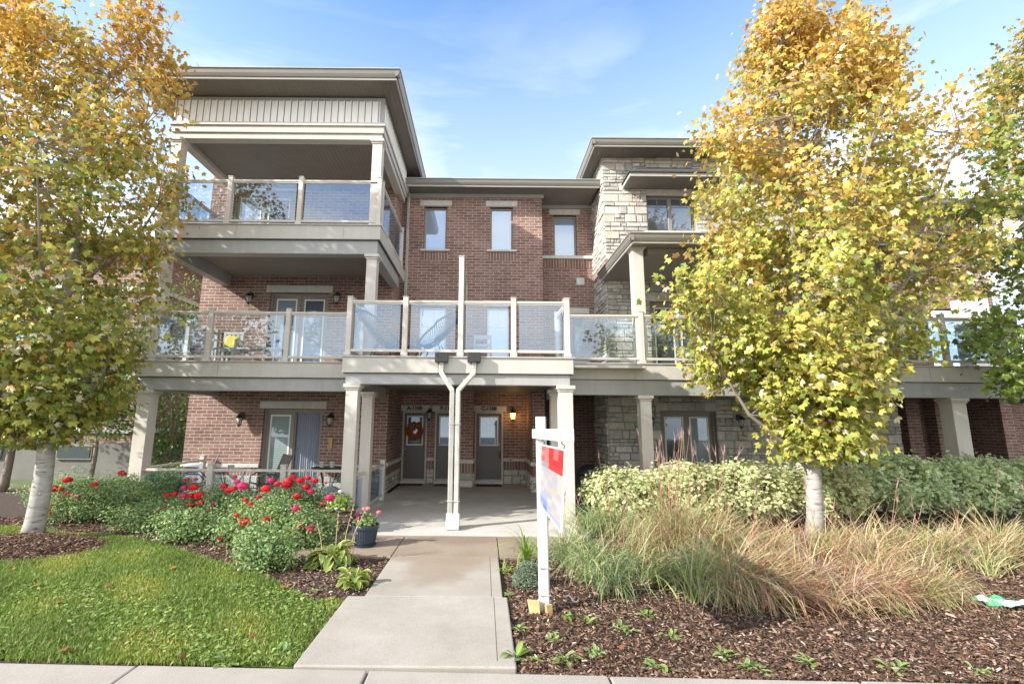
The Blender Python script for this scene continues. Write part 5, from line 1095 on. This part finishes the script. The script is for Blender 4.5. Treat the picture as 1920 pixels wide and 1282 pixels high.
m_ = MB(); m_.obox(Matrix.Translation((p0+p1)/2+Vector((0,0,.0))) @ rotm, dvec.length+.12, .075, .095); m_.build('arm', M['white'], sp, bevel=.005)
m_ = MB()
for z in (.12, .37): m_.box(sx0-.058, sx0+.058, sy0-.062, sy0+.062, z, z+.008)
m_.build('wire_tie', M['grey_metal'], sp)
ys0, ys1 = sy0-.12, sy0-1.28
A0 = Vector((AX(1016,833,ys0), ys0, AZ(1016,834,ys0))); A1 = Vector((AX(1060,843,ys1), ys1, AZ(1060,844,ys1)))
B0z = AZ(1013,944,ys0); B1z = AZ(1054,998,ys1)
B0 = Vector((AX(1013,944,ys0), ys0, B0z)); B1 = Vector((AX(1053,998,ys1), ys1, B1z))
hs = empty('hanging_sign', 'red, white and blue pixelated sign panel hanging from the white arm', 'sign', tuple(A0)); nX, nZ = 5, 12
mz = MB(); nr_ = (A1-A0).cross(B0-A0).normalized()*.006
def sp_pt(u, v): return (A0.lerp(A1, u)).lerp(B0.lerp(B1, u), v)
cols_ = []
for j in range(nZ):
    for i in range(nX):
        if j < 3: c_ = random.choice([(.40,.015,.02),(.36,.03,.03),(.36,.09,.09),(.42,.02,.02)] if i > 1 else [(.36,.12,.12),(.30,.14,.14),(.38,.06,.06)]); 
        elif j < 4: c_ = random.choice([(.50,.03,.03),(.50,.08,.07),(.46,.16,.15)]) if i >= 2 else (.22,.20,.21)
        elif j >= nZ-3 and i <= 1+(j == nZ-1)*4: c_ = random.choice([(.10,.14,.42),(.16,.20,.48),(.24,.28,.50)])
        elif j == nZ-1: c_ = (.12,.17,.45)
        else: c_ = random.choice([(.33,.33,.36),(.26,.28,.33),(.36,.33,.30),(.30,.28,.30),(.36,.30,.26)])
        q = [sp_pt(i/nX, j/nZ), sp_pt((i+1)/nX, j/nZ), sp_pt((i+1)/nX, (j+1)/nZ), sp_pt(i/nX, (j+1)/nZ)]
        mz.add([v+nr_ for v in q], [(0,1,2,3)], c_); mz.add([v-nr_ for v in q], [(3,2,1,0)], c_)
mz.build('printed_face', M['sign'], hs)
fm = MB()
for a, b in ((sp_pt(0,0),sp_pt(1,0)),(sp_pt(1,0),sp_pt(1,1)),(sp_pt(1,1),sp_pt(0,1)),(sp_pt(0,1),sp_pt(0,0))): fm.tube([a, b], .010, 6)
fm.build('sign_frame', M['white'], hs)
hk = MB()
for u in (.08, .92):
    q = sp_pt(u, 0); up = p0.lerp(p1, .13+.78*u); hk.tube([q, q+Vector((.015,0,.03)), q+Vector((-.01,0,.05)), (q.x, q.y, up.z-.04)], .005, 5)
hk.build('hook', M['black'], hs)
for dx_, r_, lab in ((-.10,-.25,'orange wood wedge left of the sign post foot'),(.03,.4,'smaller orange wood wedge in front of the sign post foot')):
    s = 1 if dx_ < 0 else .6; w_ = MB(); m4 = Matrix.Translation((sx0+dx_, sy0-.08, 0)) @ Matrix.Rotation(r_, 4, 'Z')
    w_.add([m4 @ Vector(v) for v in ((-.05*s,-.03,-.04),(.05*s,-.03,-.04),(.05*s,.03,-.04),(-.05*s,.03,-.04),(-.075*s,-.03,.10*s),(.045*s,-.03,.10*s),(.045*s,.03,.08*s),(-.07*s,.03,.08*s))], [(0,3,2,1),(4,5,6,7),(0,1,5,4),(1,2,6,5),(2,3,7,6),(3,0,4,7)]); tag(w_.build('wood_wedge', M['wood'], bevel=.004), lab, 'wood wedge')
# litter
lx, ly = G(1885,1132); m_ = MB(); m4 = Matrix.Translation((lx, ly, .02)) @ Matrix.Rotation(R(-22), 4, 'Z') @ Matrix.Rotation(R(14), 4, 'X'); n = 10
vs = []; fs = []; 
for i in range(n+1):
    for j in range(6): vs.append(m4 @ Vector(((i/n-.5)*.52, (j/5-.5)*.14, .018*math.sin(i*2.1+j)+.02*math.cos(i*.9-j*2))))
for i in range(n):
    for j in range(5): a = i*6+j; m_.add([vs[a],vs[a+1],vs[a+7],vs[a+6]], [(0,1,2,3)], (.08,.42,.2) if (j in (0,4) or i == 0 or (i*3+j) % 7 == 0) else (.62,.66,.66))
tag(m_.build('food_wrapper', mat('wrapper_film', attr=True, rough=.3)), 'crumpled white and green plastic wrapper lying on the mulch at the right edge', 'wrapper')
x, y = G(1072,1128); m_ = MB(); m_.tube([(x-.05,y+.05,.03),(x-.02,y+.07,.045),(x,y+.03,.03),(x+.02,y-.02,.01),(x+.05,y-.03,.015),(x+.07,y+.01,.02)], .007, 6); tag(m_.build('white_cord', M['white'], smooth=True), 'short curl of white cord on the mulch near the sign post', 'cord')
# fallen leaves
LEAFPOS = {(72,1098):'on the lawn just below the mulch mound',(28,1067):'at the left end of the mulch mound',(118,1130):'on the lawn left of the pair of pale leaves',(120,1220):'at the pavement on the left, largest on the lawn',(205,1100):'on the lawn right of the mulch mound',(325,1065):'at the tip of the lawn by the rose bed',(265,1108):'in the middle of the upper lawn',
 (383,1100):'on the lawn below the lowest rose bush',(440,1075):'on the lawn edge beside the front rose bush',(343,1232):'near the pavement below the middle of the lawn',(528,1102):'at the bed corner of the lawn',(475,1196):'on the lawn near its right corner',(160,1120):'on the left of the lawn beside an orange one',(444,1100):'on the right of the lawn near the bed',(60,1055):'on the slope of the mulch mound',
 (1325,1165):'beside the flattened grass on the mulch',(1858,1225):'on bare mulch below the plastic wrapper',(1460,1250):'at the pavement edge of the right bed',(1100,1135):'on the mulch right of the white cord',(660,1045):'on the brown path by the hosta',(1165,1215):'in the middle of the right mulch bed'}
tv, tf = MT; first = None
for px, py, s, c_, lab in ((72,1098,.07,0,0),(28,1067,.06,0,0),(118,1130,.08,0,0),(120,1220,.09,1,0),(205,1100,.06,1,0),(325,1065,.07,0,0),(265,1108,.05,2,0),(383,1100,.05,1,0),(440,1075,.05,1,0),(343,1232,.07,1,0),(528,1102,.07,0,0),(475,1196,.06,1,0),(160,1120,.07,2,0),(444,1100,.08,2,0),(60,1055,.08,1,0),(1325,1165,.06,2,0),(1858,1225,.07,0,0),(1460,1250,.09,2,0),(1100,1005+130,.05,2,0),(660,1045,.05,1,0),(1165,1255-40,.05,1,0)):
    x, y = G(px, py, .0); n_ = np.array([[random.uniform(-.5,.5), random.uniform(-.5,.5), 1.]]); z = .03 + (float(hump(np.float64(x), np.float64(y))) if px < 100 and py < 1080 else 0)
    V, F, C = scatter(tv, tf, np.array([[x,y,z-.005]]), n_, rand_dirs(1), [s*.8], np.array([[(.50,.22,.07),(.30,.13,.06),(.40,.33,.22)][c_]]))
    where = 'mulch' if (px > 900 or (px, py) == (60,1055)) else 'lawn' if px < 640 else 'path'
    tag(tri_mesh('fallen_leaf', M['leaf'], V, F, C), ('orange', 'red-brown', 'pale dry')[c_]+' maple leaf '+LEAFPOS[(px, py)], 'fallen leaf', 'fallen maple leaves')
# pebbles scattered on the mulch
pm = MB()
for _ in range(260):
    x, y = (random.uniform(.32,1.6), random.uniform(4.9,6.3)) if random.random() < .6 else (random.uniform(-2.1,-1.28), random.uniform(5.3,6.4)); r_ = random.uniform(.004,.010); k = random.uniform(.2,.5)
    pm.lathe((x,y,-.02), [(r_*.5,0),(r_,r_*.5),(r_*.6,r_),(r_*.1,r_*1.1)], 6, (k,k*.92,k*.82))
tag(pm.build('pebbles', mat('pebble', attr=True, rough=.8)), 'tiny pale pebbles mixed into the mulch on both sides of the walkway', 'pebbles', kind='stuff')

# ------------------------------------------------------------------ furniture and small things on the building
def acapulco(c, face, lab):
    t_ = empty('string_chair', lab, 'chair', c, 'blue string chairs on the middle balcony'); rot = Matrix.Translation(c) @ Matrix.Rotation(face, 4, 'Z')
    def rim(a): r_ = .46; tz_ = .62+.30*math.sin(a); return rot @ Vector((r_*math.cos(a), .12+.42*math.sin(a), tz_ + (.05 if math.sin(a) > 0 else 0)))
    seatc = rot @ Vector((0, -.02, .36)); F_ = MB(); K = 56; ring = [rim(2*math.pi*k/K) for k in range(K+1)]; F_.tube(ring, .02, 6, cap=False)
    inner = [seatc+(p-seatc)*.16+Vector((0,0,-.03)) for p in ring]; F_.tube(inner, .009, 5, cap=False); F_.build('chair_frame', M['blue'], t_)
    S = MB()
    for k in range(K): p, q = ring[k], inner[k]; m2 = p.lerp(q,.6)+Vector((0,0,-.07)); S.tube([p, m2, q], .007, 3, cap=False)
    S.build('cords', M['blue'], t_)
    for sx_, sy_ in ((.25,.25),(-.25,.25),(.22,-.28),(-.22,-.28)): MB().tube([rot @ Vector((sx_*.45, sy_*.4, .34)), rot @ Vector((sx_,sy_,.0))], .011, 5).build('leg', M['black'], t_)
    return t_
y = 9.25; acapulco((AX(718,640,y), y, 2.96), R(115), 'blue string chair behind the first glass pane facing right')
y = 9.25; acapulco((AX(815,640,y), y, 2.96), R(-100), 'blue string chair behind the second glass pane facing left')
def round_table(c, r_, h, lab, m1, m2, cat='side table'):
    t_ = empty('round_table', lab, cat, c); MB().lathe((c[0],c[1],c[2]), [(r_-.02,h-.02),(r_,h-.01),(r_-.01,h)], 24).build('table_top', m1, t_)
    for k in range(3): a = 2*math.pi*k/3+.4; MB().tube([(c[0]+r_*.8*math.cos(a), c[1]+r_*.8*math.sin(a), c[2]+h-.02), (c[0]+r_*.35*math.cos(a), c[1]+r_*.35*math.sin(a), c[2]+h*.45), (c[0]+r_*.8*math.cos(a), c[1]+r_*.8*math.sin(a), c[2])], .012, 5).build('leg', m2, t_)
y = 10.2; round_table((AX(770,650,y), y, 2.96), .25, .42, 'low dark side table between the two string chairs', M['black'], M['black'])
def sling(c, face, lab):
    t_ = empty('sling_chair', lab, 'patio chair', c, 'sling chairs on the ground floor patio'); rot = Matrix.Translation(c) @ Matrix.Rotation(face, 4, 'Z'); S = MB(); w = .27
    prof = [(-.26,.44),(-.1,.40),(.12,.38),(.2,.42),(.34,.8),(.42,1.02)]
    for (a, b), (d, e) in zip(prof, prof[1:]): S.add([rot @ Vector(v) for v in ((-w,a,b),(w,a,b),(w,d,e),(-w,d,e),(-w,a,b-.012),(w,a,b-.012),(w,d,e-.012),(-w,d,e-.012))], [(0,1,2,3),(7,6,5,4),(0,3,7,4),(1,5,6,2)])
    S.build('sling_seat', M['sling'], t_)
    for s_ in (-1, 1):
        MB().tube([rot @ Vector((s_*w, a, b)) for a, b in prof], .013, 6).build('side_rail', M['black'], t_)
        MB().tube([rot @ Vector(v) for v in ((s_*(w+.03),-.25,0),(s_*(w+.03),-.27,.3),(s_*(w+.04),-.24,.58),(s_*(w+.04),-.12,.64),(s_*(w+.04),.08,.63),(s_*(w+.03),.2,.5),(s_*(w+.03),.3,0))], .014, 6).build('arm_and_legs', M['black'], t_)
y = 10.6; sling((AX(365,900,y), y, .015), R(-62), 'brown sling chair behind the first patio post'); sling((AX(500,900,y), y, .015), R(-48), 'brown sling chair in front of the patio door')
y = 10.9; round_table((AX(430,890,y), y, .015), .42, .68, 'round glass patio table between the sling chairs', M['blind'], M['black'], 'patio table')
x = AX(433,878,y); m_ = MB(); m_.lathe((x,y,.70), [(.05,0),(.07,.09),(.06,.09)], 14); tag(m_.build('small_pot', M['white']), 'small white pot on the round glass patio table', 'flower pot'); 
y = 11.2; round_table((AX(612,900,y), y, .015), .36, .72, 'dark round side table beside the curtain', M['black'], M['black'])
for px, lab in ((603,'left white pot on the dark side table'),(622,'right white pot on the dark side table')):
    x = AX(px,885,y); m_ = MB(); m_.lathe((x,y,.735), [(.05,0),(.065,.13),(.055,.13)], 14); tag(m_.build('small_pot', M['white']), lab, 'flower pot')
y = 10.3; x = AX(620,925,y); m_ = MB(); m_.lathe((x,y,0.015), [(.24,0),(.27,.12),(.22,.3),(.12,.4),(.02,.43)], 16); tag(m_.build('covered_stool', M['cover'], smooth=True), 'pale grey fabric-covered stool under the side table', 'stool')
# white chair with yellow cushion on left balcony
y = 10.7; x = AX(428,650,y); z = FL2; t_ = empty('resin_chair', 'white resin chair with a yellow cushion on the left balcony', 'chair', (x, y, z)); S = MB(); S.box(x-.24,x+.24,y-.22,y+.22,z+.40,z+.43); S.build('seat', M['white'], t_, bevel=.01)
S = MB(); [S.box(x-.24+k*.1, x-.17+k*.1, y+.2, y+.23, z+.43, z+.8) for k in range(5)]; S.box(x-.24,x+.24,y+.195,y+.235,z+.8,z+.86); S.build('backrest', M['white'], t_, bevel=.008)
for a, b in ((-.22,-.2),(.22,-.2),(-.22,.2),(.22,.2)): box('leg', M['white'], t_, x+a-.02, x+a+.02, y+b-.02, y+b+.02, z, z+.4)
for a in (-.26,.26): MB().box(x+a-.02,x+a+.02,y-.2,y+.2,z+.6,z+.63).box(x+a-.018,x+a+.018,y-.2,y-.16,z+.0,z+.6).build('arm', M['white'], t_)
S = MB(); S.obox(Matrix.Translation((x+.02,y+.08,z+.60)) @ Matrix.Rotation(R(-14),4,'X') @ Matrix.Rotation(R(9),4,'Y'), .3, .09, .3); tag(S.build('cushion', M['yellow'], bevel=.04), 'yellow cushion leaning on the white resin chair', 'cushion')
y = 10.9; x = AX(470,655,y); t_ = empty('balcony_table', 'long low white table on the left balcony beside the resin chair', 'table', (x,y,z)); box('table_top', M['cast'], t_, x-.5, x+.75, y-.2, y+.2, z+.43, z+.47)
for a, b in ((-.45,-.15),(.7,-.15),(-.45,.15),(.7,.15)): box('leg', M['white'], t_, x+a-.02, x+a+.02, y+b-.02, y+b+.02, z, z+.43)
y = 10.3; x = AX(905,650,y); t_ = empty('folding_chair', 'small white wooden chair behind the third glass pane', 'chair', (x,y,2.96)); box('seat', M['white'], t_, x-.2,x+.2,y-.2,y+.2,3.34,3.37)
S = MB(); S.box(x-.2,x-.16,y+.18,y+.2,3.37,3.72).box(x+.16,x+.2,y+.18,y+.2,3.37,3.72).box(x-.16,x+.16,y+.18,y+.2,3.62,3.72).box(x-.16,x+.16,y+.18,y+.2,3.46,3.52); S.build('backrest', M['white'], t_)
for a, b in ((-.18,-.18),(.18,-.18),(-.18,.18),(.18,.18)): box('leg', M['white'], t_, x+a-.017, x+a+.017, y+b-.017, y+b+.017, 2.96, 3.34)
# wreath
x, z = (dA[0]+dA[1])/2, AZ(777,808,YD); V0 = []; n = 700; th = rng.uniform(0,2*np.pi,n); rr = .175+rng.normal(0,.035,n); pos = np.stack([x+rr*np.cos(th), YD-.04+rng.normal(0,.02,n), z+rr*np.sin(th)],1)
V, F, C = scatter(*MT, pos, rand_dirs(n)*.5+np.array([0,-1,0]), rand_dirs(n), np.full(n,.05), pick([(.26,.05,.015),(.34,.11,.02),(.20,.03,.015),(.40,.18,.04)], n)); tag(tri_mesh('wreath', M['petal'], V, F, C), 'orange and red autumn leaf wreath hanging on door A-1108', 'wreath')
# wind chime
x, z = at(620, 828, YL-.1); t_ = empty('wind_chime', 'copper wind chime hanging on the brick below the right lantern', 'wind chime', (x, YL-.1, z)); 
for k in range(5): a = k*1.256; MB().tube([(x+.035*math.cos(a), YL-.1+.035*math.sin(a), z+.1), (x+.035*math.cos(a), YL-.1+.035*math.sin(a), z-.16-.02*k)], .011, 8).build('chime_tube', M['brass'], t_)
MB().lathe((x, YL-.1, z), [(.05,.13),(.05,.145),(.01,.15)], 12).build('chime_top', M['woodbox'], t_); MB().tube([(x,YL-.1,z+.14),(x,YL-.02,z+.26),(x,YL+.01,z+.26)], .003, 4).build('hanger', M['black'], t_)
for d, m_, lab in ((dA,'mat_b','brown doormat in front of door A-1108'),(dB,'mat_b','brown doormat in front of door B-1108'),(dC,'mat_d','black doormat in front of door C-1108')):
    tag(box('doormat', M[m_], None, d[0]+.02, d[1]-.0, YD-.62, YD-.17, .021, .036, bevel=.004), lab, 'doormat')
# covered grill behind the hedge
x, y = AX(1108,900,11.2), 11.2; t_ = empty('grill', 'black covered barbecue grill half hidden behind the hedge end', 'grill', (x,y,0)); MB().box(x-.3,x+.3,y-.22,y+.22,0,.62).build('grill_cover', M['black'], t_, bevel=.05)
MB().lathe((x,y,.6), [(.3,0),(.28,.12),(.16,.22),(.02,.25)], 16).build('grill_lid', M['black'], t_, smooth=True)
